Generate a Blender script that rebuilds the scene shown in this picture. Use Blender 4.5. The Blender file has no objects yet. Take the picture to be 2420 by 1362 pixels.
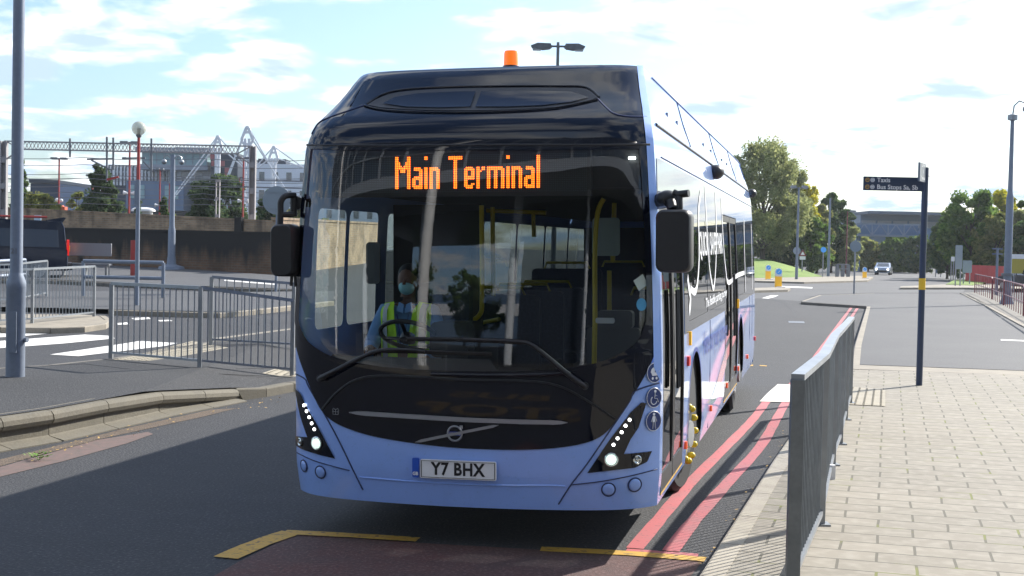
import bpy, bmesh, math, random
import numpy as np
from mathutils import Vector, Matrix
from mathutils.geometry import tessellate_polygon

# ------------------------------------------------------------------ camera, world, sun
sc = bpy.context.scene
FPX, PITCH, ROLL, CAMH = 3200.0, 0.0295, 0.021, 2.0
cp, sp = math.cos(PITCH), math.sin(PITCH)
_u0 = Vector((0, sp, cp)); _r0 = Vector((1, 0, 0)); FW = Vector((0, cp, -sp))
RT = _r0 * math.cos(ROLL) + _u0 * math.sin(ROLL)
UP = -_r0 * math.sin(ROLL) + _u0 * math.cos(ROLL)
cd = bpy.data.cameras.new('camera'); cam = bpy.data.objects.new('camera', cd); sc.collection.objects.link(cam)
cd.sensor_width = 36; cd.lens = FPX / 2420 * 36; cd.clip_end = 3000; cd.clip_start = .05
cam.matrix_world = Matrix(((RT.x, UP.x, -FW.x, 0), (RT.y, UP.y, -FW.y, 0), (RT.z, UP.z, -FW.z, CAMH), (0, 0, 0, 1)))
sc.camera = cam
SUN_AZ, SUN_EL = math.radians(46), math.radians(33)      # azimuth clockwise from +Y
w = bpy.data.worlds.new('World'); sc.world = w; w.use_nodes = True
nt = w.node_tree; N = nt.nodes; L = nt.links; N.clear()
sky = N.new('ShaderNodeTexSky'); sky.sky_type = 'NISHITA'; sky.sun_disc = False
sky.sun_elevation = SUN_EL; sky.sun_rotation = SUN_AZ; sky.air_density = 1.0; sky.dust_density = 1.5; sky.ozone_density = 1.6
out = N.new('ShaderNodeOutputWorld'); bg = N.new('ShaderNodeBackground'); bg.inputs[1].default_value = .112
tc = N.new('ShaderNodeTexCoord'); sep = N.new('ShaderNodeSeparateXYZ'); L.new(tc.outputs['Generated'], sep.inputs[0])
def mth(op, a=None, b=None, c=None):
    n = N.new('ShaderNodeMath'); n.operation = op
    for i, q in enumerate((a, b, c)):
        if q is None: continue
        if isinstance(q, (int, float)): n.inputs[i].default_value = q
        else: L.new(q, n.inputs[i])
    return n.outputs[0]
zz = mth('ADD', mth('MAXIMUM', sep.outputs[2], 0.0), 0.16)
cx = mth('DIVIDE', sep.outputs[0], zz); cy = mth('DIVIDE', sep.outputs[1], zz)
comb = N.new('ShaderNodeCombineXYZ'); L.new(cx, comb.inputs[0]); L.new(cy, comb.inputs[1]); comb.inputs[2].default_value = 3.1
def cloudnoise(off, scale):
    mp = N.new('ShaderNodeMapping'); L.new(comb.outputs[0], mp.inputs[0]); mp.inputs['Location'].default_value = off
    nz = N.new('ShaderNodeTexNoise'); nz.inputs['Scale'].default_value = scale; nz.inputs['Detail'].default_value = 9; nz.inputs['Roughness'].default_value = .52
    nz.inputs['Distortion'].default_value = .25
    L.new(mp.outputs[0], nz.inputs['Vector']); return nz.outputs[0]
c1 = cloudnoise((1.3, 0.4, 0), 3.3); c2 = cloudnoise((1.27, 0.35, 0), 3.3)
def ramp(v, a, b):
    r = N.new('ShaderNodeMapRange'); r.interpolation_type = 'SMOOTHSTEP'; L.new(v, r.inputs[0]); r.inputs[1].default_value = a; r.inputs[2].default_value = b
    return r.outputs[0]
cov = ramp(c1, .45, .62); thick = ramp(c2, .52, .67)
ccol = N.new('ShaderNodeMixRGB'); L.new(thick, ccol.inputs[0]); ccol.inputs[1].default_value = (7.2, 7.4, 7.6, 1); ccol.inputs[2].default_value = (3.3, 4.3, 6.0, 1)
mx = N.new('ShaderNodeMixRGB'); L.new(cov, mx.inputs[0]); tint = N.new('ShaderNodeMixRGB'); tint.blend_type = 'MULTIPLY'; tint.inputs[0].default_value = 1; tint.inputs[2].default_value = (.78, .90, 1.05, 1); L.new(sky.outputs[0], tint.inputs[1]); L.new(tint.outputs[0], mx.inputs[1]); L.new(ccol.outputs[0], mx.inputs[2])
L.new(mx.outputs[0], bg.inputs[0]); L.new(bg.outputs[0], out.inputs[0])
sl = bpy.data.lights.new('sun', 'SUN'); sun = bpy.data.objects.new('sun', sl); sc.collection.objects.link(sun)
sl.energy = 5.0; sl.angle = math.radians(.55); sl.color = (1, .95, .87)
sdir = Vector((math.sin(SUN_AZ) * math.cos(SUN_EL), math.cos(SUN_AZ) * math.cos(SUN_EL), math.sin(SUN_EL)))
sun.rotation_euler = sdir.to_track_quat('Z', 'Y').to_euler()
sc.view_settings.view_transform = 'Standard'; sc.view_settings.look = 'None'; sc.view_settings.exposure = .84; sc.view_settings.gamma = 1
sc.render.engine = 'CYCLES'; sc.cycles.max_bounces = 8; sc.cycles.transparent_max_bounces = 16; sc.cycles.use_denoising = True

# ------------------------------------------------------------------ pixel helpers (photo pixels -> points on real surfaces)
def ray(x, y): return (FW * FPX + RT * (x - 1210) + UP * (681 - y)).normalized()
EYE = Vector((0, 0, CAMH))
def terr(x, y):
    t = min(1, max(0, (3 - x) / 6)); t = t * t * (3 - 2 * t)
    return .02 * max(0, min(y, 72) - 20) * t
def G(x, y, off=0.0):
    d = ray(x, y); z = .15 if callable(off) else off
    for _ in range(30):
        if d.z >= -1e-4: break
        p = EYE + d * ((z - CAMH) / d.z); zn = terr(p.x, p.y) + (off(p.x, p.y) if callable(off) else off); z = z + (zn - z) * .7
    p = EYE + d * ((z - CAMH) / d.z); return Vector((p.x, p.y, z))
def A(x, y, D):
    d = ray(x, y); return EYE + d * (D / d.y)

# ------------------------------------------------------------------ materials
MATS = {}
def pmat(name, col, rough=.6, metal=0, coat=0, spec=None, em=None, emc=None, noise=None, bump=None, trans=None):
    """noise=(scale, amount, colour2[, lo, hi]) mixes colour2 in object space; bump=(scale, strength)."""
    m = bpy.data.materials.new(name); m.use_nodes = True; n = m.node_tree.nodes; l = m.node_tree.links
    b = n['Principled BSDF']; b.inputs['Base Color'].default_value = (*col, 1); b.inputs['Roughness'].default_value = rough
    b.inputs['Metallic'].default_value = metal; b.inputs['Coat Weight'].default_value = coat; b.inputs['Coat Roughness'].default_value = .03
    if spec is not None: b.inputs['Specular IOR Level'].default_value = spec
    if em: b.inputs['Emission Color'].default_value = (*(emc or col), 1); b.inputs['Emission Strength'].default_value = em
    if noise or bump:
        t = n.new('ShaderNodeTexCoord')
    if noise:
        src = None
        for k, (sc_, amt, c2, *lh) in enumerate(noise if isinstance(noise, list) else [noise]):
            nz = n.new('ShaderNodeTexNoise'); nz.inputs['Scale'].default_value = sc_; nz.inputs['Detail'].default_value = 6; l.new(t.outputs['Object'], nz.inputs['Vector'])
            lo, hi = lh if lh else (.38, .66)
            mr = n.new('ShaderNodeMapRange'); l.new(nz.outputs[0], mr.inputs[0]); mr.inputs[1].default_value = lo; mr.inputs[2].default_value = hi; mr.inputs[4].default_value = amt
            mixn = n.new('ShaderNodeMixRGB'); l.new(mr.outputs[0], mixn.inputs[0]); mixn.inputs[2].default_value = (*c2, 1)
            if src is None: mixn.inputs[1].default_value = (*col, 1)
            else: l.new(src, mixn.inputs[1])
            src = mixn.outputs[0]
        l.new(src, b.inputs['Base Color'])
    if bump:
        nz = n.new('ShaderNodeTexNoise'); nz.inputs['Scale'].default_value = bump[0]; nz.inputs['Detail'].default_value = 4; l.new(t.outputs['Object'], nz.inputs['Vector'])
        bp = n.new('ShaderNodeBump'); bp.inputs['Strength'].default_value = bump[1]; bp.inputs['Distance'].default_value = bump[2] if len(bump) > 2 else .01
        l.new(nz.outputs[0], bp.inputs['Height']); l.new(bp.outputs[0], b.inputs['Normal'])
    MATS[name] = m; return m
def glassmat(name, tint, ior=1.5, refl=1.0, rough=.0):
    m = bpy.data.materials.new(name); m.use_nodes = True; n = m.node_tree.nodes; l = m.node_tree.links; n.clear()
    o = n.new('ShaderNodeOutputMaterial'); mixs = n.new('ShaderNodeMixShader'); tr = n.new('ShaderNodeBsdfTransparent'); gl = n.new('ShaderNodeBsdfGlossy')
    fr = n.new('ShaderNodeFresnel'); fr.inputs[0].default_value = ior; tr.inputs[0].default_value = (*tint, 1); gl.inputs['Roughness'].default_value = rough
    gm = n.new('ShaderNodeMath'); gm.operation = 'MULTIPLY'; l.new(fr.outputs[0], gm.inputs[0]); gm.inputs[1].default_value = refl; gm.use_clamp = True
    gg = n.new('ShaderNodeNewGeometry'); im = n.new('ShaderNodeMapRange'); l.new(gg.outputs['Backfacing'], im.inputs[0]); im.inputs[3].default_value = ior; im.inputs[4].default_value = 1 / ior; l.new(im.outputs[0], fr.inputs[0])   # a thin pane: same reflectance from both sides
    l.new(gm.outputs[0], mixs.inputs[0]); l.new(tr.outputs[0], mixs.inputs[1]); l.new(gl.outputs[0], mixs.inputs[2]); l.new(mixs.outputs[0], o.inputs[0])
    MATS[name] = m; return m
M = MATS
pmat('asphalt', (.031, .033, .039), .85, noise=[(.35, .5, (.041, .043, .048)), (42, .8, (.115, .113, .11), .55, .66), (33, .6, (.010, .011, .014), .56, .68), (2.2, .35, (.022, .023, .027)), (.12, .35, (.050, .051, .054))], bump=(45, .8, .02))
pmat('asphalt_dark', (.028, .029, .032), .88, noise=[(.6, .5, (.056, .056, .058)), (46, .7, (.11, .11, .11), .53, .66), (36, .5, (.014, .014, .016), .56, .68)], bump=(50, .8, .02))
pmat('asphalt_worn', (.060, .062, .067), .8, noise=[(.25, .6, (.085, .086, .087)), (30, .6, (.16, .155, .15), .53, .68), (1.3, .25, (.055, .055, .058))], bump=(80, .5, .01))
pmat('red_surfacing', (.105, .040, .034), .85, noise=[(.9, .6, (.072, .048, .046)), (42, .7, (.20, .12, .11), .52, .66), (33, .6, (.03, .022, .022), .56, .68), (5, .3, (.055, .045, .045))], bump=(110, .6, .012))
pmat('red_paint', (.47, .105, .115), .7, noise=[(26, .8, (.09, .06, .062), .60, .68), (60, .35, (.30, .12, .12), .5, .7), (2.5, .5, (.30, .14, .14), .45, .65)], bump=(100, .3, .006))
pmat('yellow_paint', (.58, .33, .035), .7, noise=[(22, .85, (.07, .055, .045), .58, .66), (40, .5, (.30, .20, .07), .48, .7), (4, .3, (.42, .27, .06))], bump=(100, .3, .006))
pmat('white_paint', (.72, .70, .66), .7, noise=[(30, .45, (.42, .41, .39), .5, .72), (2, .2, (.55, .54, .5))])
pmat('concrete', (.30, .26, .20), .85, noise=[(3, .6, (.17, .155, .125)), (40, .35, (.38, .34, .28)), (.7, .35, (.2, .18, .15))], bump=(60, .4, .006))
pmat('concrete_dark', (.17, .155, .13), .85, noise=[(4, .6, (.085, .08, .07)), (30, .4, (.23, .21, .18))], bump=(60, .4, .006))
pmat('pale_concrete', (.66, .62, .53), .8, noise=[(2, .4, (.52, .48, .4)), (30, .3, (.6, .56, .48))])
pmat('tactile', (.33, .29, .215), .85, noise=[(5, .6, (.22, .2, .155)), (40, .4, (.4, .36, .28))])
pmat('galvanised', (.30, .32, .34), .42, metal=.65, noise=[(7, .5, (.42, .44, .46)), (1.5, .4, (.24, .26, .28))])
pmat('galv_dark', (.15, .165, .175), .5, metal=.5, noise=[(5, .6, (.24, .26, .27)), (30, .3, (.11, .12, .13))])
pmat('pole_grey', (.19, .225, .285), .5, metal=.2, noise=[(3, .4, (.26, .30, .36)), (18, .3, (.14, .165, .21))])
pmat('red_steel', (.42, .05, .045), .5, noise=(3, .3, (.28, .06, .05)))
pmat('maroon_rail', (.22, .055, .065), .45, noise=(4, .3, (.33, .12, .12)))
pmat('red_hoarding', (.55, .05, .06), .6, noise=(.6, .4, (.4, .04, .05)))
pmat('steel_grey', (.28, .29, .31), .5, metal=.3, noise=(1, .3, (.36, .37, .4)))
pmat('gantry_grey', (.33, .31, .31), .6, noise=(2, .4, (.22, .21, .22)))
pmat('white_steel', (.72, .74, .78), .5)
pmat('wire', (.16, .17, .19), .5)
pmat('sign_back', (.24, .29, .33), .5, metal=.2, noise=(3, .3, (.30, .34, .37)))
pmat('navy_sign', (.028, .045, .085), .4)
pmat('yellow_band', (.80, .50, .02), .5)
pmat('white', (.78, .78, .78), .5)
pmat('black_plastic', (.016, .017, .020), .42, noise=(30, .3, (.024, .025, .028)))
pmat('rubber', (.018, .018, .018), .8)
pmat('bus_blue', (.29, .47, .95), .28, coat=1, noise=[(.8, .25, (.27, .45, .93)), (6, .15, (.20, .32, .58), .5, .8), (45, .25, (.17, .27, .5), .6, .75)])
pmat('bus_black', (.0035, .005, .012), .3, coat=1, spec=0)
pmat('seam', (.015, .03, .11), .6)
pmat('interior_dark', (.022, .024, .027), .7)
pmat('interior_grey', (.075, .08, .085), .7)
pmat('seat_blue', (.014, .022, .042), .85, noise=(40, .5, (.03, .045, .08)))
pmat('handrail_yellow', (.62, .47, .02), .35)
pmat('steel_silver', (.50, .51, .53), .28, metal=.9)
pmat('led_white', (1, 1, .96), .4, em=3.5)
pmat('led_lamp', (.80, .95, .88), .15, em=.55)
pmat('lamp_reflector', (.6, .63, .63), .12, metal=1)
pmat('led_orange', (1, .2, .02), .5, em=4.2, emc=(1, .12, .008))
pmat('led_off', (.012, .018, .02), .5)
pmat('ceiling_led', (1, 1, .95), .4, em=7)
pmat('reflector_orange', (.85, .10, .02), .3, em=.15)
pmat('reflector_red', (.75, .03, .02), .3)
pmat('wheel_silver', (.45, .46, .47), .35, metal=.7)
pmat('nut_yellow', (.75, .55, .02), .4)
pmat('graphic_white', (.80, .82, .86), .35)
pmat('graphic_blue', (.04, .07, .28), .4)
pmat('icon_blue', (.012, .035, .16), .4)
pmat('plate_white', (.86, .87, .88), .4)
pmat('plate_black', (.01, .01, .012), .5)
pmat('plate_blue', (.02, .10, .55), .4)
pmat('hivis', (.55, .95, .03), .7)
pmat('reflective', (.42, .45, .48), .5)
pmat('shirt', (.16, .33, .62), .8, noise=(12, .3, (.12, .26, .5)))
pmat('skin', (.15, .075, .05), .55)
pmat('hair', (.01, .009, .009), .7)
pmat('surgical_mask', (.30, .60, .66), .8, noise=(25, .2, (.22, .5, .58)))
pmat('taxi_body', (.008, .014, .032), .3, coat=.7, spec=.1)
pmat('silver_trim', (.35, .36, .38), .35, metal=.7)
pmat('red_lamp', (.65, .015, .01), .3, em=.4)
pmat('car_silver', (.32, .38, .46), .3, metal=.5, coat=1)
pmat('car_blue', (.04, .10, .26), .25, metal=.3, coat=1)
pmat('blue_disc', (.05, .25, .62), .4, em=.25)
pmat('bollard_yellow', (.90, .48, .02), .5, em=.12)
pmat('sticker', (.42, .52, .50), .6); pmat('sticker_blue', (.05, .28, .50), .5)
pmat('leaf_weed', (.13, .26, .03), .7)
pmat('dead_leaf', (.50, .32, .10), .8)
pmat('grass', (.13, .22, .025), .9, noise=[(3, .6, (.09, .15, .02)), (.4, .5, (.20, .28, .04))], bump=(30, .6, .03))
pmat('bark', (.09, .07, .05), .9, noise=(6, .5, (.05, .04, .03)))
glassmat('windscreen', (.84, .90, .88), 1.52, 2.0)
glassmat('side_glass', (.20, .23, .23), 1.5, 1.0); glassmat('clear_glass', (.85, .9, .88), 1.5, 1.0)
glassmat('dark_glass', (.09, .105, .11), 1.6, 1.2)
glassmat('beacon_glass', (1, .30, .03), 1.4, .8)
pmat('globe_glass', (.62, .62, .50), .12, coat=.6); M['globe_glass'].node_tree.nodes['Principled BSDF'].inputs['Alpha'].default_value = .62

def leafmat(name, c1, c2, c3):
    m = bpy.data.materials.new(name); m.use_nodes = True; n = m.node_tree.nodes; l = m.node_tree.links; n.clear()
    o = n.new('ShaderNodeOutputMaterial'); g = n.new('ShaderNodeNewGeometry'); cr = n.new('ShaderNodeValToRGB')
    e = cr.color_ramp.elements; e[0].color = (*c1, 1); e[1].color = (*c3, 1); k = e.new(.5); k.color = (*c2, 1)
    l.new(g.outputs['Random Per Island'], cr.inputs[0]); d = n.new('ShaderNodeBsdfDiffuse'); t = n.new('ShaderNodeBsdfTranslucent'); mixs = n.new('ShaderNodeMixShader'); mixs.inputs[0].default_value = .5
    l.new(cr.outputs[0], d.inputs[0]); l.new(cr.outputs[0], t.inputs[0]); l.new(d.outputs[0], mixs.inputs[1]); l.new(t.outputs[0], mixs.inputs[2]); l.new(mixs.outputs[0], o.inputs[0]); M[name] = m
leafmat('leaf_willow', (.20, .24, .10), (.30, .33, .14), (.42, .43, .18))
leafmat('leaf_yellow', (.26, .30, .04), (.48, .46, .04), (.66, .55, .05))
leafmat('leaf_green', (.075, .135, .035), (.125, .21, .05), (.21, .30, .07))
leafmat('leaf_dark', (.05, .10, .045), (.09, .15, .055), (.16, .21, .07))
leafmat('leaf_pine', (.05, .085, .045), (.085, .13, .06), (.14, .18, .08))
leafmat('leaf_olive', (.14, .17, .055), (.22, .25, .08), (.36, .34, .11))

def brickmat(name, c1, c2, mort, stain=None, sc_=1.0):
    m = bpy.data.materials.new(name); m.use_nodes = True; n = m.node_tree.nodes; l = m.node_tree.links; b = n['Principled BSDF']; b.inputs['Roughness'].default_value = .9
    t = n.new('ShaderNodeTexCoord'); mp = n.new('ShaderNodeMapping'); mp.inputs['Rotation'].default_value = (math.pi / 2, 0, 0); l.new(t.outputs['Object'], mp.inputs[0])
    br = n.new('ShaderNodeTexBrick'); br.inputs['Scale'].default_value = sc_; br.inputs['Color1'].default_value = (*c1, 1); br.inputs['Color2'].default_value = (*c2, 1); br.inputs['Mortar'].default_value = (*mort, 1)
    br.inputs['Brick Width'].default_value = .30; br.inputs['Row Height'].default_value = .105; br.inputs['Mortar Size'].default_value = .017; br.inputs['Bias'].default_value = .1
    l.new(mp.outputs[0], br.inputs['Vector']); src = br.outputs[0]
    nz = n.new('ShaderNodeTexNoise'); nz.inputs['Scale'].default_value = .9; nz.inputs['Detail'].default_value = 7; l.new(t.outputs['Object'], nz.inputs[0])
    mr = n.new('ShaderNodeMapRange'); l.new(nz.outputs[0], mr.inputs[0]); mr.inputs[1].default_value = .42; mr.inputs[2].default_value = .62
    mx_ = n.new('ShaderNodeMixRGB'); mx_.blend_type = 'MULTIPLY'; mx_.inputs[2].default_value = (.6, .6, .6, 1); l.new(mr.outputs[0], mx_.inputs[0]); l.new(src, mx_.inputs[1]); src = mx_.outputs[0]
    if stain:      # soot streaks running down from the coping: dense at the top, ragged below
        sp_ = n.new('ShaderNodeSeparateXYZ'); l.new(t.outputs['Object'], sp_.inputs[0])
        mp2 = n.new('ShaderNodeMapping'); mp2.inputs['Scale'].default_value = (1.6, 1.6, .22); l.new(t.outputs['Object'], mp2.inputs[0])
        n2 = n.new('ShaderNodeTexNoise'); n2.inputs['Scale'].default_value = 1.1; n2.inputs['Detail'].default_value = 8; l.new(mp2.outputs[0], n2.inputs[0])
        ad = n.new('ShaderNodeMath'); ad.operation = 'MULTIPLY_ADD'; l.new(sp_.outputs[2], ad.inputs[0]); ad.inputs[1].default_value = stain[0]; l.new(n2.outputs[0], ad.inputs[2])
        m2 = n.new('ShaderNodeMapRange'); l.new(ad.outputs[0], m2.inputs[0]); m2.inputs[1].default_value = stain[1]; m2.inputs[2].default_value = stain[2]
        m3 = n.new('ShaderNodeMixRGB'); l.new(m2.outputs[0], m3.inputs[0]); l.new(src, m3.inputs[1]); m3.inputs[2].default_value = (.016, .015, .015, 1); src = m3.outputs[0]
    l.new(src, b.inputs['Base Color']); M[name] = m
brickmat('brick_dark', (.22, .115, .06), (.15, .08, .045), (.17, .13, .09), (.35, .90, 1.14))
brickmat('brick_buff', (.46, .31, .18), (.30, .20, .115), (.36, .29, .21), (.10, .80, 1.12))
def pavmat():
    m = bpy.data.materials.new('paving'); m.use_nodes = True; n = m.node_tree.nodes; l = m.node_tree.links; b = n['Principled BSDF']; b.inputs['Roughness'].default_value = .85
    t = n.new('ShaderNodeTexCoord'); mp = n.new('ShaderNodeMapping'); mp.inputs['Rotation'].default_value = (0, 0, math.radians(15.5)); l.new(t.outputs['Object'], mp.inputs[0])
    br = n.new('ShaderNodeTexBrick'); br.inputs['Scale'].default_value = 1; br.inputs['Color1'].default_value = (.275, .245, .195, 1); br.inputs['Color2'].default_value = (.215, .19, .15, 1); br.inputs['Mortar'].default_value = (.105, .095, .07, 1)
    br.inputs['Brick Width'].default_value = .47; br.inputs['Row Height'].default_value = .28; br.inputs['Mortar Size'].default_value = .0095; br.inputs['Mortar Smooth'].default_value = .1; br.offset = .5; br.offset_frequency = 2
    dn = n.new('ShaderNodeTexNoise'); dn.inputs['Scale'].default_value = 1.2; l.new(t.outputs['Object'], dn.inputs[0])
    va = n.new('ShaderNodeVectorMath'); va.operation = 'MULTIPLY_ADD'; l.new(dn.outputs[1], va.inputs[0]); va.inputs[1].default_value = (.035, .035, 0); l.new(mp.outputs[0], va.inputs[2]); l.new(va.outputs[0], br.inputs['Vector'])
    src = br.outputs[0]
    for s_, lo, hi, col, amt in ((1.1, .42, .66, (.20, .18, .14, 1), .6), (.35, .45, .6, (.21, .19, .155, 1), .5), (9, .45, .7, (.37, .34, .28, 1), .45), (70, .5, .7, (.27, .24, .19, 1), .3)):
        nz = n.new('ShaderNodeTexNoise'); nz.inputs['Scale'].default_value = s_; nz.inputs['Detail'].default_value = 6; l.new(t.outputs['Object'], nz.inputs[0])
        mr = n.new('ShaderNodeMapRange'); l.new(nz.outputs[0], mr.inputs[0]); mr.inputs[1].default_value = lo; mr.inputs[2].default_value = hi; mr.inputs[4].default_value = amt
        ml = n.new('ShaderNodeMath'); ml.operation = 'MULTIPLY'; l.new(mr.outputs[0], ml.inputs[0]); inv = n.new('ShaderNodeMath'); inv.operation = 'SUBTRACT'; inv.inputs[0].default_value = 1; l.new(br.outputs[1], inv.inputs[1]); l.new(inv.outputs[0], ml.inputs[1])
        mx_ = n.new('ShaderNodeMixRGB'); l.new(ml.outputs[0], mx_.inputs[0]); l.new(src, mx_.inputs[1]); mx_.inputs[2].default_value = col; src = mx_.outputs[0]
    # moss in some joints
    nz = n.new('ShaderNodeTexNoise'); nz.inputs['Scale'].default_value = 2.3; nz.inputs['Detail'].default_value = 5; l.new(t.outputs['Object'], nz.inputs[0])
    mr = n.new('ShaderNodeMapRange'); l.new(nz.outputs[0], mr.inputs[0]); mr.inputs[1].default_value = .56; mr.inputs[2].default_value = .62
    ml = n.new('ShaderNodeMath'); ml.operation = 'MULTIPLY'; l.new(mr.outputs[0], ml.inputs[0]); l.new(br.outputs[1], ml.inputs[1])
    mx_ = n.new('ShaderNodeMixRGB'); l.new(ml.outputs[0], mx_.inputs[0]); l.new(src, mx_.inputs[1]); mx_.inputs[2].default_value = (.14, .15, .03, 1); src = mx_.outputs[0]
    l.new(src, b.inputs['Base Color'])
    bp = n.new('ShaderNodeBump'); bp.invert = True; bp.inputs['Strength'].default_value = .6; bp.inputs['Distance'].default_value = .006; l.new(br.outputs[1], bp.inputs['Height']); l.new(bp.outputs[0], b.inputs['Normal'])
    M['paving'] = m
pavmat()

# ------------------------------------------------------------------ mesh builder
class MB:
    def __init__(s): s.v = []; s.f = []
    def add(s, vs, fs, mat=None):
        o = len(s.v); s.v += [tuple(mat @ Vector(p)) if mat else tuple(p) for p in vs]; s.f += [tuple(i + o for i in f) for f in fs]; return s
    def box(s, c, d, mat=None):
        x, y, z = c; a, b, e = (q / 2 for q in d)
        return s.add([(x + i * a, y + j * b, z + k * e) for i in (-1, 1) for j in (-1, 1) for k in (-1, 1)],
                     [(0, 1, 3, 2), (4, 6, 7, 5), (0, 4, 5, 1), (2, 3, 7, 6), (0, 2, 6, 4), (1, 5, 7, 3)], mat)
    def rbox(s, c, d, r, axis=1, mat=None, n=4):      # box rounded about one axis
        hx, hz = [d[i] / 2 for i in range(3) if i != axis]; pts = []
        for q, (sx, sz) in enumerate(((1, 1), (-1, 1), (-1, -1), (1, -1))):
            for k in range(n + 1):
                t = math.pi / 2 * (q + k / n); pts.append((sx * (hx - r) + r * math.cos(t), sz * (hz - r) + r * math.sin(t)))
        return s.prism(pts, d[axis], axis, c, mat)
    def prism(s, pts, depth, axis=1, c=(0, 0, 0), mat=None):
        n = len(pts); vs = []
        for k in (-.5, .5):
            for (a, b) in pts:
                p = [0, 0, 0]; oth = [i for i in range(3) if i != axis]; p[oth[0]] = a; p[oth[1]] = b; p[axis] = k * depth
                vs.append((p[0] + c[0], p[1] + c[1], p[2] + c[2]))
        fs = [tuple(range(n)), tuple(range(2 * n - 1, n - 1, -1))] + [(i, i + n, (i + 1) % n + n, (i + 1) % n) for i in range(n)]
        return s.add(vs, fs, mat)
    def tube(s, pts, r, n=8, mat=None, caps=True, rs=None):
        pts = [Vector(p) for p in pts]; vs = []; fs = []; prev = None
        for i, p in enumerate(pts):
            t = (pts[min(i + 1, len(pts) - 1)] - pts[max(i - 1, 0)])
            t = t.normalized() if t.length > 1e-9 else Vector((0, 0, 1))
            if prev is None: a = t.orthogonal().normalized()
            else: a = (prev - t * prev.dot(t)); a = a.normalized() if a.length > 1e-6 else t.orthogonal().normalized()
            prev = a; b = t.cross(a); rr = rs[i] if rs else r
            vs += [p + (a * math.cos(2 * math.pi * k / n) + b * math.sin(2 * math.pi * k / n)) * rr for k in range(n)]
        for i in range(len(pts) - 1):
            fs += [(i * n + k, i * n + (k + 1) % n, (i + 1) * n + (k + 1) % n, (i + 1) * n + k) for k in range(n)]
        if caps: fs += [tuple(range(n - 1, -1, -1)), tuple((len(pts) - 1) * n + k for k in range(n))]
        return s.add(vs, fs, mat)
    def cyl(s, a, b, r0, r1=None, n=16, mat=None): return s.tube([a, b], r0, n, mat, rs=[r0, r0 if r1 is None else r1])
    def bar(s, a, b, wd, ht, mat=None):               # rectangular bar between two points
        a, b = Vector(a), Vector(b); t = (b - a).normalized(); sd = t.cross(Vector((0, 0, 1)))
        sd = Vector((1, 0, 0)) if sd.length < 1e-3 else sd.normalized(); up = sd.cross(t); vs = []
        for p in (a, b): vs += [p + sd * i * wd / 2 + up * j * ht / 2 for i, j in ((-1, -1), (1, -1), (1, 1), (-1, 1))]
        return s.add(vs, [(3, 2, 1, 0), (4, 5, 6, 7), (0, 1, 5, 4), (1, 2, 6, 5), (2, 3, 7, 6), (3, 0, 4, 7)], mat)
    def lathe(s, prof, c=(0, 0, 0), n=20, mat=None, axis='Z'):
        vs = []; fs = []
        for (r, z) in prof:
            for k in range(n):
                t = 2 * math.pi * k / n; p = (r * math.cos(t), r * math.sin(t), z)
                if axis == 'Y': p = (p[0], p[2], p[1])
                if axis == 'X': p = (p[2], p[0], p[1])
                vs.append((p[0] + c[0], p[1] + c[1], p[2] + c[2]))
        for i in range(len(prof) - 1): fs += [(i * n + k, i * n + (k + 1) % n, (i + 1) * n + (k + 1) % n, (i + 1) * n + k) for k in range(n)]
        fs += [tuple(range(n - 1, -1, -1)), tuple((len(prof) - 1) * n + k for k in range(n))]
        return s.add(vs, fs, mat)
    def sphere(s, c, r, n=16, m=10, sc_=(1, 1, 1)):
        return s.lathe([(max(1e-4, r * math.sin(math.pi * i / m)) , -r * math.cos(math.pi * i / m)) for i in range(m + 1)], (0, 0, 0), n, Matrix.Translation(c) @ Matrix.Diagonal((*sc_, 1)))
    def build(s, name, mat, parent=None, smooth=None, **k):
        me = bpy.data.meshes.new(name); me.from_pydata(s.v, [], s.f); me.validate()
        bm = bmesh.new(); bm.from_mesh(me); bmesh.ops.recalc_face_normals(bm, faces=bm.faces); bm.to_mesh(me); bm.free()
        return mkobj(name, me, mat, parent, smooth, **k)
def mkobj(name, me, mat, parent=None, smooth=None, label=None, cat=None, group=None, kind=None, loc=None):
    me.materials.clear(); me.materials.append(M[mat] if isinstance(mat, str) else mat)
    if smooth is not None:
        me.shade_smooth(); me.set_sharp_from_angle(angle=smooth)
    o = bpy.data.objects.new(name, me); sc.collection.objects.link(o)
    if parent: o.parent = parent
    if loc is not None: o.location = loc
    return tag(o, label, cat, group, kind)
def tag(o, label=None, cat=None, group=None, kind=None):
    if label: o['label'] = label
    if cat: o['category'] = cat
    if group: o['group'] = group
    if kind: o['kind'] = kind
    return o
def thing(name, label, cat, loc=(0, 0, 0), rz=0, group=None):
    o = bpy.data.objects.new(name, None); o.empty_display_size = .2; sc.collection.objects.link(o); o.location = loc; o.rotation_euler = (0, 0, rz)
    return tag(o, label, cat, group)
def copy_tree(o, parent=None):
    c = o.copy(); sc.collection.objects.link(c)
    if parent: c.parent = parent
    for ch in [q for q in bpy.data.objects if q.parent == o]: copy_tree(ch, c)
    return c
S = .6
def text_geo(txt, size=1, align='CENTER', bold=0, spacing=1, shear=0, res=3, ext=0):
    cu = bpy.data.curves.new('t', 'FONT'); cu.body = txt; cu.size = size; cu.align_x = align; cu.align_y = 'CENTER'; cu.offset = bold; cu.space_character = spacing; cu.shear = shear; cu.resolution_u = res; cu.extrude = ext
    o = bpy.data.objects.new('t', cu); sc.collection.objects.link(o); dg = bpy.context.evaluated_depsgraph_get()
    me = bpy.data.meshes.new_from_object(o.evaluated_get(dg)); vs = [tuple(v.co) for v in me.vertices]; fs = [tuple(p.vertices) for p in me.polygons]
    bpy.data.objects.remove(o); bpy.data.curves.remove(cu); bpy.data.meshes.remove(me); return vs, fs

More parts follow.
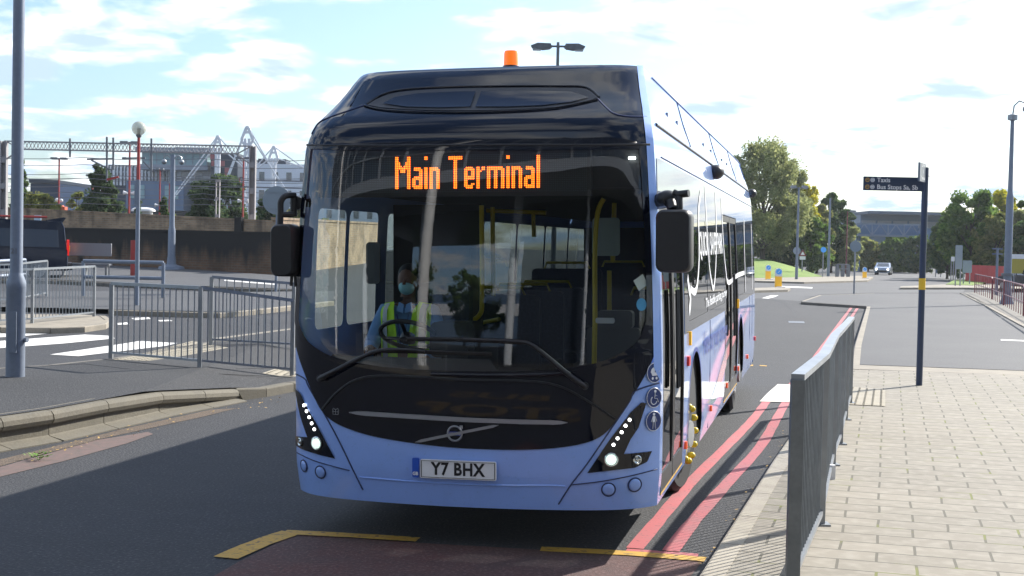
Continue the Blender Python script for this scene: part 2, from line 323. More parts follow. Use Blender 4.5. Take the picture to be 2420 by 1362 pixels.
# ------------------------------------------------------------------ setting: ground sheets
def cut_poly(pts, off, ycuts=(20, 26, 34, 44, 56, 72)):
    """Flat polygon of ground points, cut where the slope of the land changes and laid on it."""
    vs = [Vector((p[0], p[1], 0)) for p in pts]; tris = tessellate_polygon([vs]); bm = bmesh.new(); bv = [bm.verts.new(p) for p in vs]
    for t in tris:
        try: bm.faces.new([bv[i] for i in t])
        except ValueError: pass
    for y in ycuts: bmesh.ops.bisect_plane(bm, geom=bm.verts[:] + bm.edges[:] + bm.faces[:], plane_co=(0, y, 0), plane_no=(0, 1, 0))
    for x in (-3, -1.5, 0, 1.5, 3): bmesh.ops.bisect_plane(bm, geom=bm.verts[:] + bm.edges[:] + bm.faces[:], plane_co=(x, 0, 0), plane_no=(1, 0, 0))
    if callable(off):
        for y in np.arange(12, 24, .8): bmesh.ops.bisect_plane(bm, geom=bm.verts[:] + bm.edges[:] + bm.faces[:], plane_co=(0, y, 0), plane_no=(0, 1, 0))
        for x in (-4.1, -3.25): bmesh.ops.bisect_plane(bm, geom=bm.verts[:] + bm.edges[:] + bm.faces[:], plane_co=(x, 0, 0), plane_no=(1, 0, 0))
    for v in bm.verts: v.co.z = terr(v.co.x, v.co.y) + (off(v.co.x, v.co.y) if callable(off) else off)
    bmesh.ops.recalc_face_normals(bm, faces=bm.faces)
    if sum(f.normal.z * f.calc_area() for f in bm.faces) < 0: bmesh.ops.reverse_faces(bm, faces=bm.faces)
    return bm
def sheet(name, px, mat, off, kind='structure', world=False, skirt=None, **k):
    pts = px if world else [G(x, y, off) for x, y in px]; bm = cut_poly(pts, off)
    if skirt:
        be = [e for e in bm.edges if len(e.link_faces) == 1]; r = bmesh.ops.extrude_edge_only(bm, edges=be)
        for v in [g for g in r['geom'] if isinstance(g, bmesh.types.BMVert)]: v.co.z -= skirt
    me = bpy.data.meshes.new(name); bm.to_mesh(me); bm.free()
    return mkobj(name, me, mat, kind=kind, **k)
# one ground sheet to the horizon (grid so that it can follow the rise of the land)
gx = [-1500, -300, -120, -60, -30, -15, -8, -3, -1.5, 0, 1.5, 3, 15, 60, 300, 1500]; gy = [-400, -60, 0, 20, 30, 44, 58, 72, 120, 300, 2500]
g = MB(); g.v = [(x, y, terr(x, y)) for y in gy for x in gx]; nx = len(gx)
g.f = [(j * nx + i, j * nx + i + 1, (j + 1) * nx + i + 1, (j + 1) * nx + i) for j in range(len(gy) - 1) for i in range(nx - 1)]
g.build('ground', 'asphalt', kind='structure')

def FO(x, y):
    t = min(1, max(0, (-3.25 - x) / .85)); return .12 + .19 * t
# near left footway with high kerb (traced along its top edge)
KT = [(-160, 1008), (0, 985), (120, 968), (250, 944), (380, 925), (480, 921), (560, 918), (630, 917), (695, 905)]
FT = [(690, 812), (610, 806), (500, 806), (262, 846), (110, 862), (0, 869), (-160, 880)]
sheet('footway', [(x, y - 2) for x, y in KT] + [(760, 879)] + [(x, y + 1.5) for x, y in FT], 'asphalt_dark', lambda x, y: FO(x, y) - .002)
def kerb(name, px, off, wid, hgt, mat, side=1, world=False, round_=.02, joints=.9, lip=None):
    """Kerb stones swept along a ground line; side=+1 puts the body to the left of the travel direction."""
    P = [Vector(p) if world else G(x, y, off) for p in px for x, y in [p[:2]]]
    Q = []
    for a, b in zip(P[:-1], P[1:]):
        n = max(1, round((b - a).length / joints))
        Q += [a.lerp(b, i / n) for i in range(n)]
    Q.append(P[-1]); mb = MB(); gap = .006
    for i in range(len(Q) - 1):
        a, b = Q[i].copy(), Q[i + 1].copy(); t = (b - a); t.z = 0
        if t.length < .05: continue
        t.normalize(); nrm = Vector((-t.y, t.x, 0)) * side; a += t * gap; b -= t * gap
        za, zb = terr(a.x, a.y), terr(b.x, b.y); h0 = hgt; dh = 0
        if callable(hgt): h0 = hgt(a.x, a.y); dh = hgt(b.x, b.y) - h0
        prof = P_ = None; prof = [(0, -.05), (0, h0 - round_), (round_ * .3, h0 - round_ * .3), (round_, h0), (wid, h0), (wid, -.05)]; top = (1, 2, 3, 4)
        if lip: prof = [(-lip[0], -.05), (-lip[0], lip[1] * .25), (0, lip[1]), (.02, lip[1] + .012), (.02, h0 - .15), (-.022, h0 - .135), (-.042, h0 - .095), (-.034, h0 - .05), (-.005, h0 - .015), (wid, h0), (wid, -.05)]; top = (4, 5, 6, 7, 8, 9)
        vs = [a + nrm * u + Vector((0, 0, za - a.z + z)) for u, z in prof] + [b + nrm * u + Vector((0, 0, zb - b.z + z + (dh if k_ in top else 0))) for k_, (u, z) in enumerate(prof)]; n = len(prof)
        mb.add(vs, [tuple(range(n)), tuple(range(2 * n - 1, n - 1, -1))] + [(k, k + n, (k + 1) % n + n, (k + 1) % n) for k in range(n)])
    return mb.build(name, mat, kind='structure')
pmat('kerb_stone', (.145, .13, .098), .85, noise=[(4, .6, (.10, .092, .072)), (40, .4, (.22, .20, .155)), (1.1, .5, (.12, .11, .085))], bump=(60, .5, .008))
kerb('kerb', KT[:7], FO, .17, FO, 'kerb_stone', 1, lip=(.15, .045))
kerb('kerb', KT[6:] + [(720, 902)], FO, .14, FO, 'kerb_stone', 1)
kerb('kerb', list(reversed(FT)), FO, .12, FO, 'concrete_dark', -1)
# old red line and grime at the foot of the high kerb
sheet('road_marking', [(-120, 1150), (0, 1127), (150, 1090), (300, 1048), (362, 1026), (350, 1021), (230, 1040), (100, 1076), (0, 1104), (-120, 1126)], 'red_paint_worn' if 'red_paint_worn' in M else pmat('red_paint_worn', (.155, .10, .088), .85, noise=[(12, .8, (.09, .08, .07)), (40, .5, (.16, .11, .095))]) and 'red_paint_worn', .004)
sheet('road_marking', [(-120, 1124), (0, 1102), (100, 1074), (235, 1038), (480, 985), (560, 965), (500, 968), (300, 1012), (100, 1062), (0, 1086), (-120, 1110)], pmat('gutter_grime', (.12, .085, .06), .9, noise=[(14, .7, (.055, .05, .045)), (50, .5, (.22, .17, .12))], bump=(60, .8, .02)), .0035)
# crossing: stripes and buff tactile paving
for i, q in enumerate([[(-60, 786), (0, 781), (92, 779), (140, 786), (50, 795), (-60, 800)], [(-60, 812), (0, 806), (200, 791), (262, 794), (272, 800), (150, 812), (0, 823), (-60, 828)],
          [(118, 838), (300, 811), (330, 806), (420, 811), (390, 818), (185, 842)], [(310, 752), (352, 750), (356, 754), (318, 757)], [(276, 764), (300, 762), (306, 767), (276, 768)], [(372, 757), (402, 756), (408, 759), (378, 760)]]):
    sheet('zebra_stripe', q, 'white_paint', .006)
def tactile(name, px, off, label=None):
    P = [G(x, y, off) for x, y in px]; o = sheet(name, px, 'tactile', off); me = o.data
    a, b, c_, d = P; mb = MB(); nu = max(2, int((b - a).length / .10)); nv = max(2, int((d - a).length / .10))
    for i in range(nu):
        for j in range(nv):
            u, v = (i + .5) / nu, (j + .5) / nv; p = a.lerp(b, u).lerp(d.lerp(c_, u), v)
            mb.lathe([(.018, 0), (.014, .006)], (p.x, p.y, p.z + .0), 6)
    mb.build('tactile_studs', 'tactile', parent=None, kind='structure'); return o
tactile('tactile_paving', [(268, 850), (352, 853), (540, 822), (455, 806)], FO)
tactile('tactile_paving', [(620, 882), (700, 890), (720, 878), (650, 872)], FO)
# left island beyond the crossing road, with its kerb
IS = [(-120, 778), (0, 773), (120, 774), (200, 771), (248, 764), (262, 756), (248, 748), (200, 744), (0, 742), (-120, 742)]
sheet('traffic_island', IS, 'concrete', .11)
kerb('kerb', [(-120, 780), (0, 775), (120, 776), (200, 773), (250, 766), (265, 757), (250, 747)], .11, .14, .118, 'concrete', 1, joints=.6)
# kerbs and paved areas further back on the left
kerb('kerb', [(255, 733), (400, 737), (520, 740), (600, 733), (700, 722), (790, 712)], .12, .14, .12, 'concrete', 1)
sheet('footway', [(255, 731), (400, 735), (520, 738), (600, 731), (700, 720), (790, 710), (790, 688), (600, 690), (255, 688), (-160, 690), (-160, 722)], 'asphalt_worn', .112)
kerb('kerb', [(-160, 660), (130, 663), (300, 671), (500, 679), (700, 686)], .12, .14, .12, 'concrete_dark', 1)
sheet('pavement', [(-160, 658), (130, 661), (300, 669), (500, 677), (700, 684), (720, 655), (500, 640), (300, 629), (-160, 613)], 'asphalt_worn', .112)
sheet('road_marking', [(530, 661), (655, 671), (655, 674), (530, 664)], 'white_paint', .118)
sheet('road_marking', [(500, 800), (690, 776), (690, 779), (500, 804)], 'concrete', .004)

# right: pavement of buff flags, kerb, asphalt footway behind
KR = [(1560, 1500), (1650, 1362), (1700, 1285), (1777, 1166), (1830, 1083), (1881, 1011), (1935, 945), (1975, 893)]
FL = [G(x, y, .1) for x, y in KR]
kr = [p.copy() for p in FL]
kerb('kerb', [tuple(p) for p in kr], .1, .15, .104, 'pale_kerb' if pmat('pale_kerb', (.36, .32, .25), .85, noise=[(6, .6, (.24, .21, .17)), (50, .4, (.44, .4, .33))]) and 0 else 'pale_kerb', -1, world=True, joints=.92)
pv = [(p.x + .13, p.y, 0) for p in kr] + [tuple(G(2010, 873, .1)), tuple(G(2200, 879, .1)), tuple(G(2420, 887, .1)), tuple(G(2700, 895, .1)), (9, 3, 0), (9, -40, 0), (-3, -40, 0), (-.2, 3, 0)]
sheet('pavement', pv, 'paving', .1, world=True)
sheet('footway_edging', [(2010, 872), (2200, 879), (2420, 887), (2700, 896), (2700, 886), (2420, 877), (2200, 869), (2011, 862)], 'concrete', .102)
tactile('tactile_paving', [(1990, 955), (2092, 960), (2092, 922), (2008, 914)], .108)
fw = [(2011, 861), (2020, 815), (2048, 726), (2046, 723), (1893, 713), (1935, 698), (2050, 694), (2250, 694), (2276, 696), (2420, 768), (2560, 835), (2700, 890), (2420, 876), (2200, 868)]
sheet('footway', fw, 'asphalt_worn', .1)
kerb('kerb', [(2011, 868), (2020, 815), (2048, 725)], .1, .14, .104, 'concrete', -1)
kerb('kerb', [(2048, 724), (1893, 714)], .1, .14, .104, 'concrete_dark', -1)
kerb('kerb', [(1893, 712), (1935, 698), (2060, 694)], .1, .14, .104, 'concrete', -1)
kerb('kerb', [(2276, 694), (2345, 728), (2420, 768), (2560, 835)], .1, .16, .13, 'concrete', -1)
sheet('footway', [(2278, 692), (2345, 726), (2420, 766), (2560, 833), (2560, 760), (2420, 720), (2330, 690)], 'concrete_dark', .12)
sheet('road_marking', [(2365, 802), (2440, 805), (2440, 808), (2365, 805)], 'white_paint', .106)
# double red lines (bus stop clearway), end bar, yellow bay box, red surfacing
def stripe(name, px, wd, mat, off=.005, sub=6):
    P = [G(x, y, off) for x, y in px]; Q = []
    for i in range(len(P) - 1):       # Catmull-Rom so that the paint curves smoothly
        p0, p1, p2, p3 = P[max(i - 1, 0)], P[i], P[i + 1], P[min(i + 2, len(P) - 1)]
        for k in range(sub):
            t = k / sub; Q.append(.5 * ((2 * p1) + (p2 - p0) * t + (2 * p0 - 5 * p1 + 4 * p2 - p3) * t * t + (3 * p1 - p0 - 3 * p2 + p3) * t ** 3))
    Q.append(P[-1]); mb = MB(); rnd = random.Random(5); vs = []
    for i, q in enumerate(Q):
        t = Q[min(i + 1, len(Q) - 1)] - Q[max(i - 1, 0)]; t.z = 0; t.normalize(); n = Vector((-t.y, t.x, 0)); z = terr(q.x, q.y) + off; j = rnd.uniform(-.004, .004)
        vs += [(q.x + n.x * (wd / 2 + j), q.y + n.y * (wd / 2 + j), z), (q.x - n.x * (wd / 2 + j), q.y - n.y * (wd / 2 + j), z)]
    mb.add(vs, [(2 * i, 2 * i + 1, 2 * i + 3, 2 * i + 2) for i in range(len(Q) - 1)]); return mb.build(name, mat, kind='structure')
stripe('red_line', [(1500, 1296), (1560, 1225), (1637, 1135), (1722, 1050), (1780, 990), (1812, 948)], .115, 'red_paint', .005)
stripe('red_line', [(1585, 1302), (1640, 1230), (1725, 1135), (1797, 1055), (1838, 985), (1860, 945)], .115, 'red_paint', .005)
stripe('red_line', [(1868, 912), (1915, 860), (1962, 795), (2012, 727)], .10, 'red_paint', .005)
stripe('red_line', [(1888, 912), (1935, 858), (1982, 795), (2026, 729)], .10, 'red_paint', .005)
stripe('red_line', [(1480, 1300), (1560, 1306), (1650, 1312)], .09, 'red_paint', .0065)
sheet('red_surfacing', [(560, 1330), (697, 1262), (985, 1283), (1290, 1300), (1665, 1322), (1600, 1400), (1500, 1560), (800, 1900), (0, 2100), (300, 1480)], 'red_surfacing', .003)
stripe('yellow_line', [(533, 1318), (612, 1284), (690, 1257)], .17, 'yellow_paint', .008)
stripe('yellow_line', [(672, 1257), (830, 1265), (988, 1275)], .13, 'yellow_paint', .0095)
stripe('yellow_line', [(1278, 1297), (1480, 1307), (1667, 1322)], .13, 'yellow_paint', .0085)
sheet('ramp_slab', [(1795, 949), (1815, 928), (1838, 908), (1975, 912), (1975, 950), (1890, 951)], 'pale_concrete', .010)
sheet('road_marking', [(1800, 705), (1822, 698), (1840, 698), (1832, 702), (1816, 706)], 'white_paint', .005)
sheet('road_marking', [(1845, 676), (1920, 679), (1920, 682), (1845, 679)], 'white_paint', .005)
for q in ([(1766, 863), (1780, 862), (1780, 865), (1766, 866)], [(1795, 863), (1812, 864), (1812, 866), (1795, 865)]): sheet('road_marking', q, 'yellow_paint', .005)
# yellow road lettering below the frame, mirrored in the front of the bus
stripe('yellow_line', [(0,0)], .1, 'yellow_paint') if 0 else None
sheet('road', [(1700, 641), (2060, 641), (2160, 640), (2300, 645), (2276, 692), (2060, 692), (1935, 696), (1890, 712), (1790, 705), (1700, 720)], 'asphalt_worn', .002)
sheet('drain_cover', [(1863, 759), (1900, 760), (1902, 764), (1864, 763)], 'wire', .006)
pmat('tar', (.012, .012, .014), .6)
for q, o_ in (([(300, 856), (420, 866), (560, 872), (680, 868)], FO), ([(60, 866), (200, 860), (300, 872), (520, 884), (690, 892)], FO)): 
    P_ = [G(x, y, FO) for x, y in q]; mb = MB(); [mb.bar(a + Vector((0, 0, -.002)), b + Vector((0, 0, -.002)), .012, .006) for a, b in zip(P_[:-1], P_[1:])]; mb.build('tar_seam', 'tar', kind='structure')
for q in ([(1765, 742), (1830, 752), (1990, 758)], [(1770, 690), (1850, 716), (1880, 745)]): stripe('tar_seam', q, .015, 'tar', .0045)
# far islands and grass bank on the right
def px_island(name, px, off, mat): return sheet(name, px, mat, off, skirt=off)
px_island('traffic_island', [(1740, 682), (1840, 679), (1868, 681), (1862, 685), (1740, 688)], .12, 'concrete')
px_island('traffic_island', [(1740, 659), (1860, 656), (2030, 652), (2064, 655), (2050, 663), (1900, 667), (1740, 663)], .12, 'concrete')
gb = MB(); E_ = [(1740, 611, 7.5), (1790, 612, 7.5), (1830, 618, 6), (1880, 632, 4), (1945, 654, 0)]
base = [G(x, 657, 0) for x, _, _ in E_]; topv = []
for (x, y, up_), b in zip(E_, base): topv.append(A(x, y, b.y + up_ * 2.2))
gb.add([tuple(b) for b in base] + [tuple(t) for t in topv] + [(t.x, t.y + 40, t.z) for t in topv], [(i, i + 1, i + 6, i + 5) for i in range(4)] + [(i + 5, i + 6, i + 11, i + 10) for i in range(4)])
gb.build('grass_bank', 'grass', smooth=1, kind='structure')
sheet('grass_verge', [(2235, 672), (2255, 662), (2300, 660), (2330, 668), (2300, 674)], 'grass', .15, skirt=.15)
px_island('pavement', [(2128, 677), (2240, 672), (2420, 674), (2420, 684), (2280, 680), (2128, 680)], .12, 'concrete')

# ------------------------------------------------------------------ the bus
BX, BY, BYAW, BROLL, BP = -.295, 8.88, .229, -.019, .004
BM = Matrix.Translation((BX, BY, 0)) @ Matrix.Rotation(-BYAW, 4, 'Z') @ Matrix.Rotation(BROLL, 4, 'Y') @ Matrix.Rotation(BP, 4, 'X'); BI = BM.inverted()
bus = thing('single_deck_bus', 'pale blue and black single deck bus showing Main Terminal in orange lights', 'bus'); bus.matrix_world = BM
ZT = np.linspace(.2, 3.4, 260)
def _prof(f, k=13):
    y = np.array([f(z) for z in ZT]); h = np.hanning(k); h /= h.sum(); return np.convolve(np.pad(y, k // 2, mode='reflect', reflect_type='odd'), h, 'valid')
def _w(z):
    if z < 1: return float(np.interp(z, [.2, .28, .5, 1], [1.235, 1.25, 1.27, 1.275]))
    if z < 2.7: return 1.275 - .0235 * (z - 1) ** 2
    return float(np.interp(z, [2.7, 2.876, 3.05, 3.20, 3.28, 3.4], [1.207, 1.172, 1.108, 1.066, 1.046, .98]))
def _r(z):
    if z < .95: return float(np.interp(z, [.2, .28, .5, .95], [.05, .03, 0, 0]))
    if z < 2.7: return .043 * (z - .95) ** 2
    return float(np.interp(z, [2.7, 2.80, 2.876, 3.0, 3.12, 3.22, 3.28, 3.4], [.132, .18, .26, .46, .62, .74, .82, 1.3]))
WT, RT_ = _prof(_w), _prof(_r)
def wz(z): return float(np.interp(z, ZT, WT))
def rz_(z): return float(np.interp(z, ZT, RT_))
def amp(z): return .27 - .07 * min(1, max(0, (z - 1.1) / 1.5))
def plan(u, z): u = min(1, abs(u)); return amp(z) * (.36 * u * u + .64 * u ** 10)
def FY(x, z): return rz_(z) + plan(x / wz(z), z)
CAMB = BI @ EYE
def bray(x, y): return (BI.to_3x3() @ ray(x, y)).normalized()
def BF(x, y):
    """pixel -> (X, Z) on the front skin of the bus"""
    d = bray(x, y); Y = .1
    for _ in range(40):
        p = CAMB + d * ((Y - CAMB.y) / d.y); W = wz(p.z); Y = Y + (FY(max(-W, min(W, p.x)), p.z) - Y) * .5
    W = wz(p.z); return (max(-W, min(W, p.x)), p.z)
def BS(x, y, dx=0.0):
    """pixel -> (Y, Z) on the door side of the bus"""
    d = bray(x, y); X = 1.27
    for _ in range(20):
        p = CAMB + d * ((X - CAMB.x) / d.x); X = wz(p.z) + dx
    return (p.y, p.z)
def fpt(x, z, off=0):
    """front skin point pushed outwards by off"""
    e = .01; W = wz(z); p = Vector((x, FY(x, z), z)); a = Vector((e, FY(x + e, z) - FY(x, z) if x + e <= W else FY(x, z) - FY(x - e, z), 0)); b = Vector((0, FY(x, z + e) - FY(x, z), e))
    n = b.cross(a).normalized(); n = -n if n.y > 0 else n
    return p + n * off
def spt(y, z, off=0, side=1): return Vector((side * (wz(z) + off), y, z))
def skin(name, loops, fn, mat, thick=.0, step=.07, axis_clip=None, label=None, parent=None, off=0, smooth=.7):
    vs = [[Vector((a, b, 0)) for a, b in lp] for lp in loops]; flat = [v for lp in vs for v in lp]; tris = tessellate_polygon(vs)
    bm = bmesh.new(); bv = [bm.verts.new(p) for p in flat]
    for t in tris:
        try: bm.faces.new([bv[i] for i in t])
        except ValueError: pass
    xs = [v.x for v in flat]; ys = [v.y for v in flat]
    for k, (lo, hi, no) in enumerate(((min(xs), max(xs), (1, 0, 0)), (min(ys), max(ys), (0, 1, 0)))):
        st = step if not isinstance(step, tuple) else step[k]
        q = math.floor(lo / st) * st + st + .00137
        while q < hi:
            bmesh.ops.bisect_plane(bm, geom=bm.verts[:] + bm.edges[:] + bm.faces[:], plane_co=(q if k == 0 else 0, q if k else 0, 0), plane_no=no); q += st
    for v in bm.verts: v.co = fn(v.co.x, v.co.y, off)
    bmesh.ops.remove_doubles(bm, verts=bm.verts, dist=.0004)
    if thick:
        r = bmesh.ops.solidify(bm, geom=bm.faces[:], thickness=thick)
    bmesh.ops.recalc_face_normals(bm, faces=bm.faces)
    me = bpy.data.meshes.new(name); bm.to_mesh(me); bm.free(); return mkobj(name, me, mat, parent or bus, smooth, label=label)
def front(name, px, mat, off=0, holes=(), step=.07, thick=0, parent=None, raw=False, **k):
    return skin(name, [[p if raw else BF(*p) for p in px]] + [[BF(*p) for p in h] for h in holes], fpt, mat, thick, step, parent=parent, off=off, **k)
def side(name, pts, mat, off=0, holes=(), px=True, step=(.25, .1), thick=0, parent=None, sd=1, **k):
    f = lambda y, z, o: spt(y, z, o, sd)
    return skin(name, [[BS(*p) if px else p for p in pts]] + [list(h) for h in holes], f, mat, thick, step, parent=parent, off=off, **k)
def arc(cx_, cy_, r, n=20, ry=None, a0=0, a1=360): return [(cx_ + r * math.cos(math.radians(a0 + (a1 - a0) * i / n)), cy_ + (ry or r) * math.sin(math.radians(a0 + (a1 - a0) * i / n))) for i in range(n + (a1 - a0 != 360))]
def spline(P, n=6):
    o = []
    for i in range(len(P) - 1):
        p0, p1, p2, p3 = [Vector(q) for q in (P[max(i - 1, 0)], P[i], P[i + 1], P[min(i + 2, len(P) - 1)])]
        for k in range(n):
            t = k / n; v = .5 * ((2 * p1) + (p2 - p0) * t + (2 * p0 - 5 * p1 + 4 * p2 - p3) * t * t + (3 * p1 - p0 - 3 * p2 + p3) * t ** 3); o.append(tuple(v))
    o.append(tuple(P[-1])); return o
ZB = .30
def edge(zs, s): return [(s * wz(z), z) for z in zs]
zr = [ZB + (3.28 - ZB) * i / 40 for i in range(41)]
outer = edge(zr, -1) + [(x, 3.28) for x in np.linspace(-wz(3.28), wz(3.28), 16)[1:-1]] + edge(zr[::-1], 1) + [(x, ZB - .02 * (1 - (x / 1.25) ** 2)) for x in np.linspace(1.25, -1.25, 16)[1:-1]]
# windscreen opening (photo outline of the clear glass + its printed border)
WS_T = [(706, 346), (800, 347), (950, 347), (1130, 346), (1300, 346), (1450, 345), (1530, 345)]
WS = WS_T + spline([(1537, 420), (1543, 560), (1549, 720), (1543, 775), (1518, 820), (1450, 858), (1370, 876), (1260, 886), (1100, 886), (950, 880), (850, 868), (770, 848), (718, 812), (698, 760)], 4)
def shrink(P, k):
    c = Vector((sum(p[0] for p in P) / len(P), sum(p[1] for p in P) / len(P))); return [tuple(c + (Vector(p) - c) * k) for p in P]
ws_xz = [BF(*p) for p in WS]
def xz_shrink(P, a, b):
    c = (0, 1.85); return [(c[0] + (x - c[0]) * a, c[1] + (z - c[1]) * b) for x, z in P]
skin('body_skin', [outer, xz_shrink(ws_xz, .97, .98)], fpt, 'bus_blue', step=.055)
# black mask: everything above the blue V, round the windscreen
LV = spline([(700, 815), (712, 858), (738, 925), (762, 972), (800, 1003), (870, 1028), (960, 1045), (1060, 1057), (1150, 1062), (1240, 1063), (1320, 1058), (1390, 1045), (1432, 1022), (1462, 985), (1492, 940), (1520, 893), (1545, 838), (1554, 785)], 5)
lv = [BF(*p) for p in LV]
zl = [z for z in zr if z > lv[0][1] + .02]; zrr = [z for z in zr if z > lv[-1][1] + .02]
pil = .995
msk = lv + [(wz(z) * (pil if z > 1.6 else 1 - (z - 1.3) * .016), z) for z in zrr] + [(x, 3.279) for x in np.linspace(wz(3.28) * pil, -wz(3.28), 16)[1:-1]] + edge(zl[::-1], -1)
lo_edge = [(x, z) for x, z in msk]
skin('black_front_mask', [lo_edge, xz_shrink(ws_xz, .965, .975)], fpt, 'bus_black', step=.05, off=.006)
glass = skin('windscreen', [ws_xz], fpt, 'windscreen', step=.05, off=.002, smooth=1.2)
# printed border inside the glass
skin('windscreen_border', [ws_xz, xz_shrink(ws_xz, .955, .965)], fpt, 'bus_black', step=.06, off=.0105)
# A pillar strip in blue on the door side
strip = [(wz(z) * .965, z) for z in np.linspace(1.22, 3.28, 24)] + [(wz(z), z) for z in np.linspace(3.28, 1.1, 24)]
skin('corner_pillar', [strip], fpt, 'bus_blue', step=.08, off=.0125)
# dome above: recess with two dark panes, brow crease and seams
def groove(name, px, wd=.008, mat='seam', off=.0085, parent=None, raw=False, fn=None, r=None):
    q = [p if raw else BF(*p) for p in spline(px, 5)]; mb = MB(); mb.tube([fpt(a, b, off) for a, b in q], wd / 2, 6); return mb.build(name, mat, parent or bus, smooth=1)
REC = spline([(868, 251), (905, 231), (960, 219), (1060, 213), (1200, 211), (1320, 211), (1378, 213), (1412, 233)], 4) + spline([(1380, 245), (1310, 256), (1200, 262), (1080, 264), (980, 262), (900, 257)], 4)
front('dome_recess', REC, 'black_plastic', off=.010, step=.08)
front('dome_pane', [(905, 249), (935, 234), (990, 225), (1080, 221), (1125, 220), (1112, 257), (1040, 259), (960, 257)], 'bus_black', off=.016, step=.08)
front('dome_pane', [(1138, 220), (1250, 219), (1350, 221), (1392, 235), (1350, 246), (1280, 254), (1200, 257), (1124, 257)], 'bus_black', off=.016, step=.08)
mb = MB(); mb.tube([fpt(*BF(*p), .013) for p in spline([(862, 253), (900, 262), (980, 268), (1100, 269), (1220, 266), (1320, 258), (1412, 238)], 5)], .006, 8); mb.build('dome_lip', 'bus_black', bus, smooth=1)
mb = MB(); mb.tube([fpt(*BF(*p), .008) for p in spline([(868, 248), (905, 226), (960, 214), (1060, 208), (1200, 206), (1320, 206), (1385, 209), (1416, 232)], 5)], .008, 8); mb.build('dome_brow', 'bus_black', bus, smooth=1)
groove('dome_seam', [(724, 318), (760, 288), (830, 262), (868, 250)], .012, 'seam', .006)
groove('dome_seam', [(1412, 235), (1432, 256), (1450, 270), (1480, 277), (1527, 278)], .012, 'seam', .006)
groove('windscreen_trim', [(716, 344), (900, 346), (1150, 344), (1400, 344), (1533, 343)], .016, 'black_plastic', .010)
# hood line and lower mask details
groove('hood_seam', [(762, 968), (800, 925), (850, 895), (930, 888), (1100, 897), (1240, 900), (1320, 912), (1390, 948), (1452, 990)], .016, 'black_plastic', .0105)
mb = MB(); mb.tube([fpt(*BF(*p), .008) for p in spline([(1020, 884), (1150, 887), (1300, 885), (1350, 880)], 5)], .014, 8); mb.build('scuttle_trim', 'bus_black', bus, smooth=1)
# silver blade and diagonal with badge
def ribbon(name, px, w0, mat, off, parent=None):
    q = [Vector((*BF(*p), 0)) for p in spline(px, 5)]; up_, dn_ = [], []
    for i, p in enumerate(q):
        t = (q[min(i + 1, len(q) - 1)] - q[max(i - 1, 0)]).normalized(); n = Vector((-t.y, t.x, 0)); k = i / (len(q) - 1); ww = w0 / 2 * min(1, .12 + 12 * min(k, 1 - k)); up_.append(p + n * ww); dn_.append(p - n * ww)
    return skin(name, [[(v.x, v.y) for v in up_ + dn_[::-1]]], fpt, mat, .01, .1, parent=parent, off=off + .01)
ribbon('silver_blade', [(829, 974), (950, 982), (1100, 991), (1230, 996), (1342, 998)], .030, 'silver_trim', .010)
bd = ribbon('badge_bar', [(984, 1044), (1080, 1024), (1180, 1004)], .018, 'silver_trim', .010)
bc = BF(1077, 1024)
def fmat(x, z, off):       # frame on the front skin: local x right, y outward(-), z up
    p = fpt(x, z, off); e = .02; tx = (fpt(x + e, z, off) - fpt(x - e, z, off)).normalized(); n = (fpt(x, z, off + .01) - p).normalized(); up_ = n.cross(tx).normalized(); up_ = up_ if up_.z > 0 else -up_
    return Matrix(((tx.x, n.x, up_.x, p.x), (tx.y, n.y, up_.y, p.y), (tx.z, n.z, up_.z, p.z), (0, 0, 0, 1)))
TXT = Matrix(((1, 0, 0, 0), (0, 0, 1, 0), (0, 1, 0, 0), (0, 0, 0, 1)))   # text plane -> x,z plane with normal +y
Fb = fmat(bc[0], bc[1], .022); mb = MB()
mb.tube([(.048 * math.cos(t), 0, .048 * math.sin(t)) for t in np.linspace(0, 2 * math.pi, 33)], .007, 8, Fb); mb.box((.044, .0, .044), (.022, .008, .022), Fb)
ring = mb.build('badge_ring', 'silver_trim', bd, smooth=1)
mb = MB(); mb.box((0, .002, 0), (.088, .006, .026), Fb); mb.build('badge_plaque', 'graphic_blue', ring)
vs, fs = text_geo('VOLVO', .024, bold=.0006, spacing=1.05); mb = MB(); mb.add(vs, fs, Fb @ Matrix.Translation((0, .0065, 0)) @ TXT @ Matrix.Diagonal((1.05, 1, 1, 1))); mb.build('badge_lettering', 'silver_trim', ring)
gi = fmat(*BF(795, 973), .009); mb = MB()
for a, b in (((-.02, .012), (-.02, -.018)), ((-.02, -.018), (.02, -.018)), ((.02, -.018), (.02, .012)), ((-.026, .0), (.026, .0)), ((0, .018), (0, -.018)), ((0, .012), (-.016, .024)), ((0, .012), (.016, .024)), ((-.016, .024), (-.024, .010)), ((.016, .024), (.024, .010))):
    mb.bar(gi @ Vector((a[0], .002, a[1])), gi @ Vector((b[0], .002, b[1])), .003, .003)
mb.build('parcel_emblem', 'silver_trim', bus)
# corner seams
groove('panel_seam', [(700, 884), (722, 897), (732, 918), (790, 1020), (838, 1118), (858, 1158)], .010, 'seam', .002)
groove('panel_seam', [(1557, 905), (1500, 925), (1487, 950), (1440, 1020), (1385, 1100), (1350, 1145), (1320, 1192)], .010, 'seam', .002)
groove('panel_seam', [(698, 1068), (740, 1088), (790, 1103), (826, 1112)], .008, 'seam', .002)
groove('panel_seam', [(1352, 1146), (1420, 1138), (1490, 1125), (1553, 1109)], .008, 'seam', .002)
groove('bumper_crease', [(850, 1128), (1000, 1140), (1150, 1147), (1300, 1148), (1335, 1150)], .012, 'bus_blue', .001)
